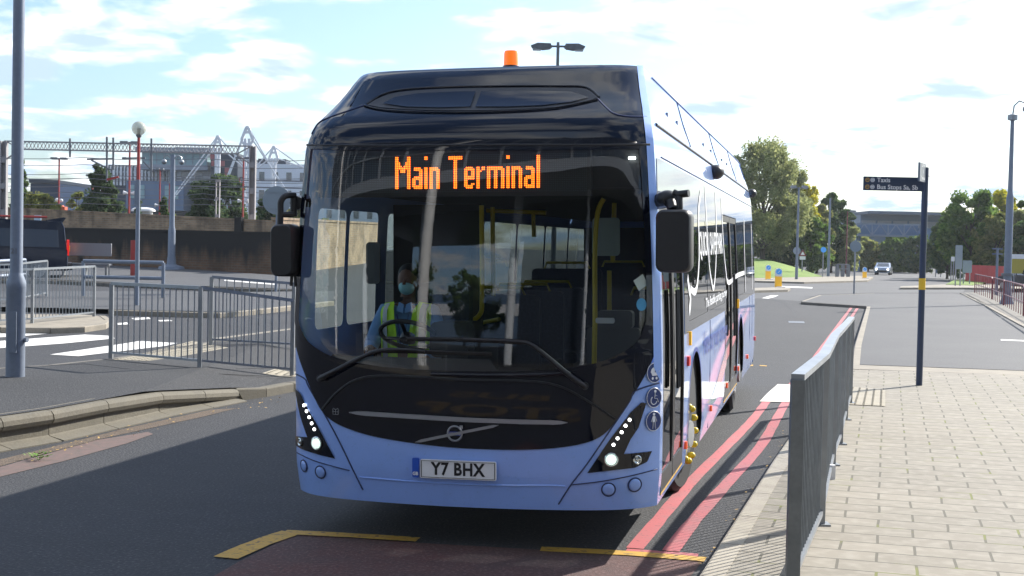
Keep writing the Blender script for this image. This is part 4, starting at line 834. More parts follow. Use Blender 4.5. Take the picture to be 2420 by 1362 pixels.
st = MB(); sw_c = Vector((-.64, .86, 1.36)); rot = Matrix.Translation(sw_c) @ Matrix.Rotation(math.radians(-32), 4, 'X'); st.tube([(  .205 * math.cos(t), .205 * math.sin(t), 0) for t in np.linspace(0, 2 * math.pi, 33)], .017, 8, rot); [st.tube([(0, 0, -.03), (.20 * math.cos(t), .20 * math.sin(t), 0)], .014, 6, rot) for t in (.3, 2.84, 4.71)]; st.cyl((0, 0, -.05), (0, 0, 0), .06, .05, mat=rot); st.build('steering_wheel', 'black_plastic', bus, smooth=.8)
se = MB(); se.rbox((-.58, 1.55, 1.30), (.46, .12, .85), .08, 1); se.rbox((-.58, 1.30, .92), (.48, .46, .12), .05, 1); se.box((-.58, 1.35, .6), (.3, .3, .5)); se.build('driver_seat', 'seat_blue', bus)
# yellow poles
for pts in ([(1138, 486, 1.7), (1139, 600, 1.7), (1139, 712, 1.7), (1135, 742, 1.7), (1114, 760, 1.7)], [(1164, 490, 2.3), (1165, 600, 2.3), (1166, 700, 2.3)], [(1427, 470, 1.5), (1412, 505, 1.5), (1406, 600, 1.5), (1406, 740, 1.5), (1404, 862, 1.5)], [(1440, 640, 2.4), (1440, 800, 2.4)], [(1260, 500, 3.2), (1262, 560, 3.2)], [(1150, 498, 3.0), (1290, 503, 3.0)], [(1128, 765, 3.4), (1180, 755, 3.2)], [(1452, 480, 2.2), (1448, 620, 2.2)]):
    q = MB(); P = [bw(*p) for p in pts]; q.tube(spline(P, 4) if len(P) > 2 else P, .019, 10); q.build('grab_pole', 'handrail_yellow', bus, smooth=1)
for k, (x, y) in enumerate([(-.75, 4.0), (-.75, 5.2), (-.75, 6.4), (.8, 4.2), (.8, 5.4), (-.75, 7.6), (.8, 8.4), (-.3, 9.2), (.5, 9.2)]):
    q = MB(); q.rbox((x, y, 1.15 + (.2 if y > 7 else 0)), (.86, .10, .8), .06, 1); q.rbox((x, y - .25, .80 + (.2 if y > 7 else 0)), (.86, .42, .12), .04, 1); s_ = q.build('passenger_seat', 'seat_blue', bus); h_ = MB(); h_.tube([(x - .3, y, 1.5 + (.2 if y > 7 else 0)), (x - .25, y - .02, 1.62 + (.2 if y > 7 else 0)), (x + .25, y - .02, 1.62 + (.2 if y > 7 else 0)), (x + .3, y, 1.5 + (.2 if y > 7 else 0))], .016, 6); h_.build('seat_handle', 'handrail_yellow', s_)
bb(1455, 755, 1.9, .28, .12, .14, name='luggage_pen', mat='interior_grey'); bb(1450, 850, 1.9, .42, .04, .5, name='door_screen', mat='interior_grey'); pass
bb(1432, 560, 2.0, .22, .02, .30, name='notice', mat='sticker'); bb(1430, 758, 1.2, .14, .01, .04, rx=.2, name='notice', mat='white'); bb(882, 622, 1.9, .12, .01, .34, name='notice', mat='interior_grey')
q = MB(); [q.box((x, 2.6, 2.395), (.22, .05, .012)) for x in (-.78, .92)]; 
for px_ in ((742, 382), (1494, 374)):
    p = bw(px_[0], px_[1], .66); q = MB(); q.box((p.x, p.y, p.z), (.045, .04, .014)); q.build('cab_light', 'ceiling_led', bus)

# ------------------------------------------------------------------ driver
def skinned(name, chains, mat, parent, sub=2, extra=None):
    vs, es, rs, idx = [], [], [], {}
    def vid(p, r):
        k = tuple(round(c, 4) for c in p)
        if k not in idx: idx[k] = len(vs); vs.append(p); rs.append(r)
        return idx[k]
    for ch in chains:
        for (p, r), (q_, r2) in zip(ch[:-1], ch[1:]): es.append((vid(p, r), vid(q_, r2)))
    me = bpy.data.meshes.new(name); me.from_pydata(vs, es, []); o = bpy.data.objects.new(name, me); sc.collection.objects.link(o); md = o.modifiers.new('s', 'SKIN'); md.use_smooth_shade = True
    for i, r in enumerate(rs): me.skin_vertices[0].data[i].radius = (r, r) if not isinstance(r, tuple) else r
    me.skin_vertices[0].data[0].use_root = True; ss = o.modifiers.new('d', 'SUBSURF'); ss.levels = ss.render_levels = sub
    dg = bpy.context.evaluated_depsgraph_get(); m2 = bpy.data.meshes.new_from_object(o.evaluated_get(dg)); bpy.data.objects.remove(o); bpy.data.meshes.remove(me)
    if extra:
        bm = bmesh.new(); bm.from_mesh(m2); me3 = bpy.data.meshes.new('x'); me3.from_pydata(extra.v, [], extra.f); bm.from_mesh(me3); bm.to_mesh(m2); bm.free(); bpy.data.meshes.remove(me3)
    for p in m2.polygons: p.use_smooth = True
    return mkobj(name, m2, mat, parent)
drv = thing('person', 'bus driver in hi vis vest, pale blue shirt and face mask behind the wheel', 'person'); hd = bw(966, 667, 1.32); drv.matrix_world = BM @ Matrix.Translation((hd.x, hd.y, hd.z - .69))
# local: seat height ~ z 0 (pelvis .03), head centre z .69, facing -Y
sh = {-1: (-.19, .0, .46), 1: (.19, .0, .46)}; el = {-1: (-.27, -.10, .20), 1: (.29, -.08, .18)}; wr = {-1: (-.19, -.34, .20), 1: (.22, -.32, .12)}
def hand(s):
    w_ = Vector(wr[s]); d = Vector((.25 * -s, -1, .15)).normalized(); sdv = Vector((0, .1, 1)).cross(d).normalized(); up_ = d.cross(sdv); palm = w_ + d * .06; ch = [[(tuple(w_), (.026, .021)), (tuple(palm), (.036, .018))]]
    for k, (off_, ln_) in enumerate(((-.030, .072), (-.010, .082), (.010, .078), (.029, .062))):
        a = palm + sdv * off_ + d * .025; b = a + d * ln_ * .45 - up_ * .01; c = b + d * ln_ * .25 - up_ * ln_ * .35; e = c - up_ * ln_ * .25 - d * .01; ch.append([(tuple(palm), (.036, .018)), (tuple(a), .010), (tuple(b), .009), (tuple(c), .0085), (tuple(e), .007)])
    a = w_ + d * .03 - sdv * .035 * s; ch.append([(tuple(palm), (.036, .018)), (tuple(a), .012), (tuple(a + d * .035 - sdv * .015 * s - up_ * .012), .010), (tuple(a + d * .055 - up_ * .025), .008)]); return ch
hx = MB(); head = MB(); head.sphere((0, -.012, .705), .098, 20, 14, (.80, 1.0, 1.18))
for s in (-1, 1): head.sphere((s * .078, .0, .685), .026, 8, 6, (.35, .8, 1.2)); head.sphere((s * .031, -.092, .71), .011, 8, 6)
head.tube([(0, -.098, .715), (0, -.122, .675)], .013, 8)
chains = [[((0, .02, .03), (.15, .12)), ((0, .02, .20), (.14, .11)), ((0, .01, .40), (.17, .11)), ((0, .005, .52), .062), ((0, -.005, .585), .052), ((0, -.01, .66), .07)]]
for s in (-1, 1):
    chains.append([((0, .01, .40), (.17, .11)), (sh[s], .062), (el[s], .046), (wr[s], .028)]); chains += hand(s)
    chains.append([((0, .02, .03), (.15, .12)), ((s * .11, -.12, .02), .085), ((s * .14, -.42, .03), .062), ((s * .14, -.46, -.20), .05), ((s * .14, -.48, -.40), .04), ((s * .14, -.60, -.43), .035)])
body = skinned('body', chains, 'skin', drv, 2, head)
sc_ = [[((0, .02, .02), (.17, .14)), ((0, .02, .20), (.16, .13)), ((0, .01, .41), (.185, .125)), ((0, .0, .51), .075)]]
for s in (-1, 1): sc_.append([((0, .01, .41), (.185, .125)), (sh[s], .078), (el[s], .062), (tuple(Vector(el[s]).lerp(Vector(wr[s]), .9)), .044)])
skinned('shirt', sc_, 'shirt', body)
co = MB(); [co.prism([(0, 0), (.055, .02), (.04, .09), (.0, .07)], .012, 1, (0, 0, 0), Matrix.Translation((s * .008, -.115, .455)) @ Matrix.Diagonal((s, 1, 1, 1)) @ Matrix.Rotation(-.35, 4, 'X')) for s in (-1, 1)]; co.build('collar', 'shirt', body)
# vest: two front panels with grey bands, hugging the chest
def vest(s):
    P = [(.035, .05), (.05, .30), (.075, .47), (.10, .535), (.185, .52), (.205, .44), (.195, .28), (.185, .05)]
    def yo(x, z): return -.125 - .03 * math.cos(min(1, abs(x) / .2) * 1.5) + (.05 if z > .5 else 0) + max(0, abs(x) - .14) * .7 + max(0, z - .42) * .35
    def mk(name, pts, off, mat, par):
        a = Vector; q = MB(); poly = [a((x, z, 0)) for x, z in pts]; tr = tessellate_polygon([poly]); bm = bmesh.new(); bv = [bm.verts.new(p) for p in poly]
        for t in tr: bm.faces.new([bv[i] for i in t])
        for k in np.arange(.04, .55, .04): bmesh.ops.bisect_plane(bm, geom=bm.verts[:] + bm.edges[:] + bm.faces[:], plane_co=(0, k, 0), plane_no=(0, 1, 0)); bmesh.ops.bisect_plane(bm, geom=bm.verts[:] + bm.edges[:] + bm.faces[:], plane_co=(k, 0, 0), plane_no=(1, 0, 0))
        for v in bm.verts: x, z = v.co.x, v.co.y; v.co = (s * x, yo(x, z) - off, z)
        bmesh.ops.solidify(bm, geom=bm.faces[:], thickness=.008); bmesh.ops.recalc_face_normals(bm, faces=bm.faces); me = bpy.data.meshes.new(name); bm.to_mesh(me); bm.free(); return mkobj(name, me, mat, par, 1)
    v_ = mk('hi_vis_vest', P, 0, 'hivis', body); mk('reflective_band', [(.115, .05), (.125, .30), (.13, .525), (.172, .518), (.17, .30), (.16, .05)], .010, 'reflective', v_)
vest(1); vest(-1)
mk_ = MB(); mk_.sphere((0, -.050, .655), .072, 18, 12, (.86, .98, .86)); mk_.build('face_mask', 'surgical_mask', body, smooth=1)
hr = MB(); hr.sphere((0, .008, .745), .098, 18, 12, (.86, 1.02, .92)); hr.build('hair', 'hair', body, smooth=1)
lan = MB(); [lan.bar((s * .045, -.155, .45), (0, -.175, .16), .014, .004) for s in (-1, 1)]; lan.build('lanyard', 'graphic_blue', body)

# ------------------------------------------------------------------ street furniture, near
def guardrail(name, tops, bases, label, mat='galvanised', pitch=.115, low=.09, rail=.045, group=None, off=FO, bar=.010, post=.055, H=1.08, postsets=None):
    """pedestrian guard rail along ground points; every post a part, each bay's infill bars one part"""
    P = [G(x, y, off) for x, y in bases]; c = P[0]; t = thing(name, label, 'barrier', tuple(c), 0, group)
    Z = Vector((0, 0, 1))
    for i, p in enumerate(P):
        q = MB(); q.bar(p - c - Z * .03, p - c + Z * H, post, post); q.build('post', mat, t)
    for a, b in zip(P[:-1], P[1:]):
        a, b = a - c, b - c; q = MB(); q.bar(a + Z * H, b + Z * H, rail, rail); q.build('top_rail', mat, t); q = MB(); q.bar(a + Z * low, b + Z * low, rail * .8, rail * .7); q.build('bottom_rail', mat, t)
        n = max(2, int((b - a).length / pitch)); q = MB()
        for k in range(1, n):
            p = a.lerp(b, k / n); q.tube([p + Z * low, p + Z * (H - .02)], bar, 6, caps=False)
        tag(q.build('infill_bars', mat, t), kind='stuff') if n > 100 else q.build('infill_bars', mat, t)
    return t
guardrail('guardrail', None, [(262, 848), (472, 868), (690, 888)], 'grey two bay guard rail on the dark footway, its right end against the bus', H=1.07)
guardrail('guardrail', None, [(498, 815), (692, 826)], 'grey guard rail at the far side of the footway, behind the two bay one', H=1.09)
guardrail('guardrail', None, [(-130, 775), (76, 764), (222, 748)], 'grey guard rail curving along the kerb of the island left of the crossing', off=.11, H=1.1)
guardrail('guardrail', None, [(-120, 722), (30, 716), (110, 700)], 'low grey rail in front of the black minibus wheel', off=.12, H=.95)
# right foreground rail: galvanised, closely barred, base plates, bends with the kerb
RB = [(1872, 1392), (1937, 1240), (1965, 1099), (1983, 1050), (1996, 992), (2007, 953)]
P = [G(x, y, .1) for x, y in RB]; Z = Vector((0, 0, 1)); HT = [1.19, 1.18, 1.155, 1.15, 1.10, 1.08]
c0 = P[1]; dirn = (P[0] - P[1]).normalized()
rt = thing('pedestrian_rail', 'galvanised steel guard rail with close upright bars along the flagged kerb, right foreground', 'barrier', tuple(P[0]))
c = P[0]
for i, p in enumerate(P):
    q = MB(); q.bar(p - c - Z * .02, p - c + Z * (HT[i] - .0), .062 if i else .075, .062 if i else .05); q.box(tuple(p - c + Z * .006), (.13, .13, .012)); q.build('post', 'galv_dark' if i == 0 else 'galvanised', rt)
for i in range(5):
    a, b = P[i] - c, P[i + 1] - c; q = MB(); q.bar(a + Z * (HT[i] + .015), b + Z * (HT[i + 1] + .015), .075, .035); q.build('top_rail', 'galvanised', rt)
    q = MB(); q.bar(a + Z * .09, b + Z * .09, .05, .03); q.build('bottom_rail', 'galvanised', rt)
    n = int((b - a).length / .105); q = MB()
    for k in range(1, n):
        p = a.lerp(b, k / n); h_ = HT[i] + (HT[i + 1] - HT[i]) * k / n; q.bar(p + Z * .13, p + Z * h_, .012, .012) if 0 else q.tube([p + Z * .09, p + Z * h_], .008, 6, caps=False)
    q.build('infill_bars', 'galv_dark', rt)  # shade among the close bars is put into this darker galvanised colour
cm = MB(); cb = G(1964, 1132, .1) - c; cm.box(tuple(cb + Z * .06), (.06, .05, .12)); cm.build('bracket', 'white', rt)
# the nearest rail carries on past the camera
q = MB(); a = P[0] - c; b = a + Vector((-.20, -1.9, 0)) * 1.0

# wayfinding sign
base = G(2172, 911, .1); sg = thing('wayfinding_sign', 'tall navy fingerpost with a yellow band and Taxis and Bus Stops blade', 'signpost', tuple(base)); D = base.y; k = D / FPX
topz = A(2186, 396, D).z - base.z
q = MB(); q.cyl((0, 0, -.02), (0, 0, topz), .047, n=20); q.build('post', 'navy_sign', sg, smooth=.8)
zb0, zb1 = A(2180, 685, D).z - base.z, A(2180, 658, D).z - base.z; q = MB(); q.cyl((0, 0, zb0), (0, 0, zb1), .050, n=20); q.build('yellow_band', 'yellow_band', sg, smooth=.8)
a0, a1 = A(2039, 450, D) - base, A(2166, 420, D) - base; q = MB(); q.box(((a0.x + .02) / 2, -.02, (a0.z + a1.z) / 2), (abs(a0.x) + .02, .03, a1.z - a0.z)); bl_ = q.build('sign_blade', 'navy_sign', sg)
zm = (a0.z + a1.z) / 2; hh = (a1.z - a0.z) / 4
for tx, z_ in (('Taxis', zm + hh), ('Bus Stops Sa, Sb', zm - hh)):
    vs, fs = text_geo(tx, .092, align='LEFT', bold=.0016); q = MB(); q.add(vs, fs, Matrix.Translation((a0.x + .195, -.038, z_)) @ Matrix.Rotation(math.pi / 2, 4, 'X')); q.build('blade_lettering', 'white', bl_)
    for dx, mt in ((.055, 'sign_amber' if 'sign_amber' in M else pmat('sign_amber', (.60, .36, .08), .5)), (.13, 'white')):
        q = MB(); q.tube([(a0.x + dx + .027 * math.cos(t), -.038, z_ + .027 * math.sin(t)) for t in np.linspace(0, 2 * math.pi, 21)], .005, 6)
        if dx < .1: q.bar((a0.x + dx - .015, -.038, z_), (a0.x + dx + .015, -.038, z_), .006, .006); q.bar((a0.x + dx - .015, -.038, z_), (a0.x + dx - .002, -.038, z_ + .012), .006, .006)
        else: q.rbox((a0.x + dx, -.038, z_), (.034, .006, .02), .006, 1)
        q.build('blade_symbol', mt, bl_)
def blade2(x0, y0, x1, y1, ang, nm, lab=None):
    a, b = A(x0, y0, D) - base, A(x1, y1, D) - base; ln_ = .42; mt_ = Matrix.Rotation(ang, 4, 'Z'); q = MB(); zc = (a.z + b.z) / 2; q.box((-ln_ / 2 - .04, 0, zc), (ln_, .03, abs(a.z - b.z)), mt_); return q.build(nm, 'sign_pale' if 'sign_pale' in M else pmat('sign_pale', (.12, .15, .19), .35), sg), zc, mt_
o2, zc, mt_ = blade2(2158, 388, 2186, 432, math.radians(62), 'sign_blade')
for tx, dz_, s_ in (('Car Park', .10, .07), ('K', .01, .07), ('Terminal', -.085, .07)):
    vs, fs = text_geo(tx, s_, bold=.0015); q = MB(); q.add(vs, fs, mt_ @ Matrix.Translation((-.25, -.018, zc + dz_)) @ Matrix.Rotation(math.pi / 2, 4, 'X')); q.build('blade_lettering', 'white', o2)
q = MB(); zc2 = (A(2195, 397, D) - base).z - .05; q.box((.33, 0, zc2), (.5, .025, .10), Matrix.Rotation(math.radians(66), 4, 'Z')); q.build('sign_blade', 'white', sg)

# tall galvanised lamp column, left foreground
base = G(36, 890, FO); D = base.y; k = D / FPX; t = thing('lamp_column', 'tall pale grey lamp column with a wider base, nearest the left edge', 'lamp column', tuple(base))
w1, w2 = .112, .068; zc = (A(38, 655, D) - base).z
MB().lathe([(w1, -.02), (w1, zc - .14), (w1 * 1.03, zc - .13), (w1 * 1.03, zc - .06), (w2 * 1.15, zc + .04), (w2 * 1.1, zc + .06), (w2, 4.0), (w2 * .92, 8.5)], n=24).build('column', 'pole_grey', t, smooth=.5)
q = MB(); q.box((.0, -w1 - .002, zc * .45), (.10, .012, .5)); q.cyl((w1 * .8, 0, .45), (w1 * 1.35, -.02, .45), .03, n=10); q.build('door', 'pole_grey', t)
vs, fs = text_geo('21', .09, bold=.002); q = MB(); q.add([(v[0], -.0755, v[1] + (A(41, 594, D) - base).z) for v in vs], fs); q.build('column_number', 'wire', t)
q = MB(); q.tube([(0, 0, 8.4), (.2, -.1, 8.7), (1.2, -.4, 8.8)], .04, 8); q.rbox((1.5, -.5, 8.8), (.7, .3, .12), .05, 1); q.build('lamp_head', 'pole_grey', t)
# globe lamp
base = G(323, 722, .11); D = base.y; kk = D / FPX; t = thing('globe_lamp', 'slim lamp post, grey below and red above, topped by a clear globe', 'street lamp', tuple(base)); zt = (A(330, 320, D) - base).z; zm = (A(327, 425, D) - base).z
MB().cyl((0, 0, 0), (0, 0, zm), .055, .050, n=14).build('post', 'pole_grey', t, smooth=.8); MB().cyl((0, 0, zm), (0, 0, zt), .042, .034, n=14).build('upper_post', 'red_steel', t, smooth=.8)
q = MB(); q.sphere((0, 0, zt + .17), .175, 24, 14); q.build('globe', 'globe_glass', t, smooth=1); q = MB(); q.lathe([(.04, zt - .06), (.075, zt - .01), (.06, zt + .03)], n=16); q.cyl((0, 0, zt), (0, 0, zt + .18), .03, .05); q.build('collar', 'wire', t, smooth=.6)
MB().box((.16, 0, zm + .08), (.30, .03, .05), Matrix.Rotation(-.25, 4, 'Y')).build('bracket', 'red_steel', t); MB().box((-.06, 0, zm - .35), (.05, .06, .55)).build('junction_box', 'pole_grey', t)
# camera pole by the wall
base = G(405, 633, .1); base = A(405, 632, 56); t = thing('camera_pole', 'blue grey pole with flared foot and dome cameras in front of the brick wall', 'camera pole', tuple(base)); D = base.y; zt = (A(413, 366, D) - base).z; zm = (A(408, 540, D) - base).z
MB().lathe([(.55, -.1), (.52, .02), (.2, .12), (.155, .5), (.15, zm - .1), (.11, zm + .1), (.095, zt)], n=16).build('pole', 'pole_grey', t, smooth=.7)
q = MB()
for s in (-1, 1): q.tube([(0, 0, zt - .25), (s * .2, 0, zt - .02), (s * .36, 0, zt - .1), (s * .36, 0, zt - .2)], .03, 6); q.sphere((s * .36, 0, zt - .3), .11, 12, 8)
q.build('dome_cameras', 'galvanised', t, smooth=1)
# red ticket pillar, bench, knee rails, grey sign back
base = G(318, 652, .1); t = tag(MB().rbox((0, 0, .6), (.26, .3, 1.4), .05, 2).box((0, -.16, .95), (.16, .03, .3)).build('ticket_machine', 'red_steel', None, loc=tuple(base)), 'red ticket pillar behind the globe lamp post', 'ticket machine')
base = G(205, 652, .1); sc2 = base.y / FPX; t = thing('bench', 'grey panel backed bench on the pavement right of the minibus', 'bench', tuple(base))
wd = 112 * sc2; MB().rbox((0, .1, .42 + 38 * sc2 - .05), (wd, .06, 30 * sc2), .03, 1).build('backrest', 'steel_grey', t); MB().box((0, -.1, .42), (wd * 1.04, .4, .06)).build('seat', 'galvanised', t)
for s in (-1, 0, 1): MB().box((s * wd * .45, -.1, .2), (.07, .35, .42)).build('leg', 'galvanised', t)
def knee(name, x0, y0, x1, y1, h, label, D=None):
    a, b = G(x0, y0, .12), G(x1, y1, .12); t = thing(name, label, 'rail', tuple(a)); b = b - a; Z = Vector((0, 0, 1)); n = max(1, round(b.length / 2.2))
    for i in range(n + 1): MB().cyl(b * i / n, b * i / n + Z * h, .05, n=8).build('post', 'pole_grey', t, smooth=.8)
    for z_ in (h, h * .55): MB().tube([Z * z_, b + Z * z_], .05, 8).build('rail', 'pole_grey', t, smooth=.8)
    return t
knee('knee_rail', 196, 700, 385, 704, .95, 'blue grey two bar rail behind the globe lamp post')
knee('knee_rail', -40, 700, 58, 690, .9, 'blue grey two bar rail behind the lamp column at the left edge')
base = A(652, 682, 41); base.z = terr(base.x, 41); t = thing('road_sign', 'back of a large round grey road sign left of the bus mirror', 'road sign', tuple(base)); zt = (A(655, 474, 41) - base).z
MB().cyl((0, 0, 0), (0, 0, zt + .4), .04, n=10).build('post', 'pole_grey', t, smooth=.8); MB().lathe([(.43, -.015), (.43, .015)], n=32, axis='Y', c=(0, -.06, zt)).build('sign_disc', 'sign_back', t)
q = MB(); q.box((0, -.085, zt + .25), (.6, .02, .04)); q.box((0, -.085, zt - .25), (.6, .02, .04)); q.build('sign_clamps', 'sign_back', t)
# twin-headed lamp above the bus
D = 40; base = A(1306, 700, D); base.z = 0; t = thing('street_lamp', 'twin headed street lamp rising above the bus roof beside the amber beacon', 'street lamp', tuple(base)); zt = A(1306, 100, D).z
MB().cyl((0, 0, 0), (0, 0, zt), .09, .045, n=12).build('pole', 'galv_dark', t, smooth=.8)
for s in (-1, 1):
    q = MB(); q.tube([(0, 0, zt - .12), (s * .22, 0, zt - .12)], .03, 6); prof = [(s * .18, -.05), (s * .22, .05), (s * .60, .06), (s * .80, -.02), (s * .74, -.10), (s * .45, -.13), (s * .24, -.10)]; q.prism(prof, .26, 1, (0, 0, zt - .10)); h_ = q.build('lamp_head', 'galv_dark', t); MB().rbox((s * .62, 0, zt - .215), (.26, .2, .07), .03, 1).build('lamp_lens', 'lamp_reflector', h_)

# ------------------------------------------------------------------ brick walls and railway on the left
def wallseg(name, x0, y0, x1, y1, D0, D1, zb0, zb1, mat, label, thick=.35, coping=True):
    a, b = A(x0, y0, D0), A(x1, y1, D1); ln = math.hypot(b.x - a.x, b.y - a.y); an = math.atan2(b.y - a.y, b.x - a.x); t = thing(name, label, 'wall', (a.x, a.y, 0), an)
    q = MB(); q.add([(0, 0, zb0), (ln, 0, zb1), (ln, 0, b.z), (0, 0, a.z), (0, thick, zb0), (ln, thick, zb1), (ln, thick, b.z), (0, thick, a.z)], [(0, 1, 2, 3), (5, 4, 7, 6), (3, 2, 6, 7), (1, 0, 4, 5), (0, 3, 7, 4), (2, 1, 5, 6)]); q.build('brickwork', mat, t)
    q = MB(); q.bar((-.1, thick / 2, a.z + .05), (ln + .1, thick / 2, b.z + .05), thick + .08, .10); q.build('coping', 'brick_dark' if mat == 'brick_dark' else 'brick_buff', t); return t, ln, a, b
wallseg('brick_wall', -260, 534, 660, 555, 66, 54.5, .4, .3, 'brick_dark', 'long low soot stained dark brick wall behind the taxi rank')
t2, ln2, wa, wb = wallseg('brick_wall', -260, 480, 700, 529, 78, 66, 0, 0, 'brick_buff', 'taller buff brick wall beyond the dark one, below the railway')
q = MB(); k_ = .881; q.box((ln2 * k_, -.08, 1.6), (.42, .25, 3.3)); q.build('pier', 'brick_dark', t2)
wallseg('brick_wall', 664, 520, 905, 531, 54.8, 76, .0, .0, 'brick_buff', 'sunlit return of the buff brick wall glimpsed through the bus cab')
# overhead line portal
D = 70; L0, L1 = A(10, 340, D), A(598, 340, D); zT = (L0.z + L1.z) / 2; t = thing('railway_gantry', 'grey lattice portal carrying railway overhead wires above the brick walls', 'railway gantry', (L0.x, D, 0)); W_ = L1.x - L0.x
for x, nm in ((0, 'leg'), (W_, 'leg')):
    q = MB(); q.box((x - .14, 0, zT / 2), (.05, .3, zT)); q.box((x + .14, 0, zT / 2), (.05, .3, zT)); [q.box((x, 0, z_), (.24, .22, .30)) for z_ in np.arange(.6, zT, 1.35)]; q.box((x, .1, zT / 2), (.24, .03, zT)); q.build(nm, 'gantry_grey', t)
q = MB(); zlo = zT - .40; q.box((W_ / 2, 0, zT), (W_, .10, .07)); q.box((W_ / 2, 0, zlo), (W_ - 1.4, .10, .07)); n = 60
for i in range(n):
    xa, xb = .7 + (W_ - 1.4) * i / n, .7 + (W_ - 1.4) * (i + 1) / n; q.bar((xa, 0, zlo), (xb, 0, zT), .03, .03); q.bar((xa, 0, zT), (xb, 0, zlo), .03, .03)
for s, x in ((1, 0), (-1, W_)): q.bar((x, 0, zT - 1.0), (x + s * .9, 0, zlo), .07, .07); q.bar((x + s * .1, 0, zT), (x + s * .8, 0, zlo), .06, .06)
q.build('lattice_beam', 'gantry_grey', t)
for px_, y0, y1 in ((167, 328, 372), (254, 324, 430), (269, 326, 402), (359, 328, 420)):
    a, b = A(px_, y0, D), A(px_, y1, D); q = MB(); q.cyl((a.x - L0.x, -.1, a.z), (b.x - L0.x, -.1, b.z), .055, n=8); q.build('drop_tube', 'wire', t, smooth=.8)
q = MB()
for (xa, ya, xb, yb) in ((207, 377, 269, 376), (217, 379, 267, 404), (290, 375, 345, 374), (340, 382, 362, 406), (290, 374, 300, 374)):
    a, b = A(xa, ya, D), A(xb, yb, D); q.cyl((a.x - L0.x, -.1, a.z), (b.x - L0.x, -.1, b.z), .045, n=6)
q.build('cantilever_arms', 'wire', t)
for i, (ya, yb, sag, dd) in enumerate(((370, 378, .1, 74), (386, 396, .1, 74), (404, 420, .15, 76), (416, 432, .1, 78), (430, 452, .2, 80), (446, 464, .2, 82), (462, 474, .1, 84), (478, 486, .1, 80), (412, 440, .2, 90), (420, 424, .1, 92))):
    a, b = A(-80, ya, dd), A(760, yb, dd); q = MB(); q.tube([a.lerp(b, u) + Vector((0, 0, -sag * 4 * (u * 3 % 1) * (1 - u * 3 % 1))) for u in np.linspace(0, 1, 25)], .022, 4); tag(q.build('overhead_wire', 'wire', None), 'thin overhead railway wire crossing the sky behind the portal', 'wire', 'overhead railway wires behind the portal')
# second narrower mast and lamp standards beyond the wall
def platform_lamp(px_, yt, yb, D, label, head=34, mat='red_steel', sp=False):
    a, b = A(px_, yt, D), A(px_, yb, D); base = (b.x, D, 0); t = thing('platform_lamp', label, 'lamp post', base, 0); MB().cyl((0, 0, 0), (0, 0, a.z), .07, .055, n=8).build('post', mat, t, smooth=.8); hw = head * D / FPX / 2
    q = MB(); q.rbox((-hw * .55, 0, a.z), (hw * .85, .3, .14), .05, 1); q.rbox((hw * .55, 0, a.z), (hw * .85, .3, .14), .05, 1); q.box((0, 0, a.z), (hw * .5, .08, .06)); q.build('lamp_head', 'wire', t)
    if sp:
        z_ = A(px_, sp, D).z; q = MB(); [q.lathe([(.05, 0), (.14, .25)], n=10, mat=Matrix.Translation((s * .1, 0, z_)) @ Matrix.Rotation(s * 1.5, 4, 'Y')) for s in (-1, 1)]; q.build('loudspeakers', 'white', t)
    return t
platform_lamp(139, 375, 470, 88, 'red platform lamp with flat twin head, left of the bushy pine', 40)
platform_lamp(305, 337, 490, 82, 'tall red platform lamp rising above the portal beam, left of the globe lamp', 46, sp=457)
platform_lamp(218, 415, 490, 96, 'short red platform lamp in front of the bushy pine', 30)
platform_lamp(377, 400, 500, 100, 'thin red platform lamp left of the camera pole', 18, sp=486)
platform_lamp(400, 432, 500, 110, 'thin red platform lamp just left of the camera pole foot', 10)
platform_lamp(574, 374, 500, 90, 'red platform lamp beside the right leg of the portal', 38, sp=476)
platform_lamp(565, 420, 500, 104, 'thin red platform lamp second left of the portal leg', 20)
D = 78; a, b = A(514, 425, D), A(514, 506, D); t = thing('railway_mast', 'slim grey railway mast in front of the broad green tree', 'mast', (b.x, D, 0)); MB().box((-.1, 0, a.z / 2), (.05, .2, a.z)).box((.1, 0, a.z / 2), (.05, .2, a.z)).build('uprights', 'gantry_grey', t)
q = MB(); [q.box((0, 0, z_), (.18, .15, .15)) for z_ in np.arange(.5, a.z, 1)]; q.build('spacers', 'gantry_grey', t); q = MB(); q.box((2.0, 0, a.z), (9, .08, .06)); q.box((2.0, 0, a.z - .4), (9, .08, .06)); q.build('cross_arm', 'wire', t)
base = A(89, 520, 62); t = tag(MB().rbox((0, 0, .0), (.30 * 1.05, .05, .42), .02, 1).box((0, .03, -1.5), (.06, .05, 2.7)).build('notice_board', 'sign_white_blue' if 'sign_white_blue' in M else pmat('sign_white_blue', (.45, .58, .68), .5), None, loc=(base.x, 62, base.z)), 'small pale blue notice above the minibus roof', 'notice')
a = A(137, 478, 90); t = thing('digger', 'orange machine poking over the buff wall below a platform lamp', 'machine', (a.x, 90, 0)); MB().rbox((0, 0, a.z - .4), (.6, .8, .4), .08, 1).rbox((.42, 0, a.z - .45), (.25, .6, .3), .05, 1).box((0, 0, a.z / 2 - .6), (.5, .6, a.z - .6)).build('body', 'reflector_dull' if pmat('reflector_dull', (.55, .10, .04), .6) and 0 else 'reflector_dull', t); MB().sphere((0, -.2, a.z + .12), .14).sphere((.28, -.2, a.z + .1), .12).build('lamps', 'white', t)
a = A(318, 489, 92); t = tag(MB().lathe([(1.1, 0), (1.05, .25), (.8, .42), (.3, .5), (.01, .5)], n=20, mat=Matrix.Diagonal((.75, .6, .55, 1))).box((0, 0, -1), (1.1, .7, 2)).build('white_dome', 'white', None, smooth=.6, loc=(a.x + .6, 92, a.z - .30)), 'small white dome roof peeping over the buff wall', 'kiosk')

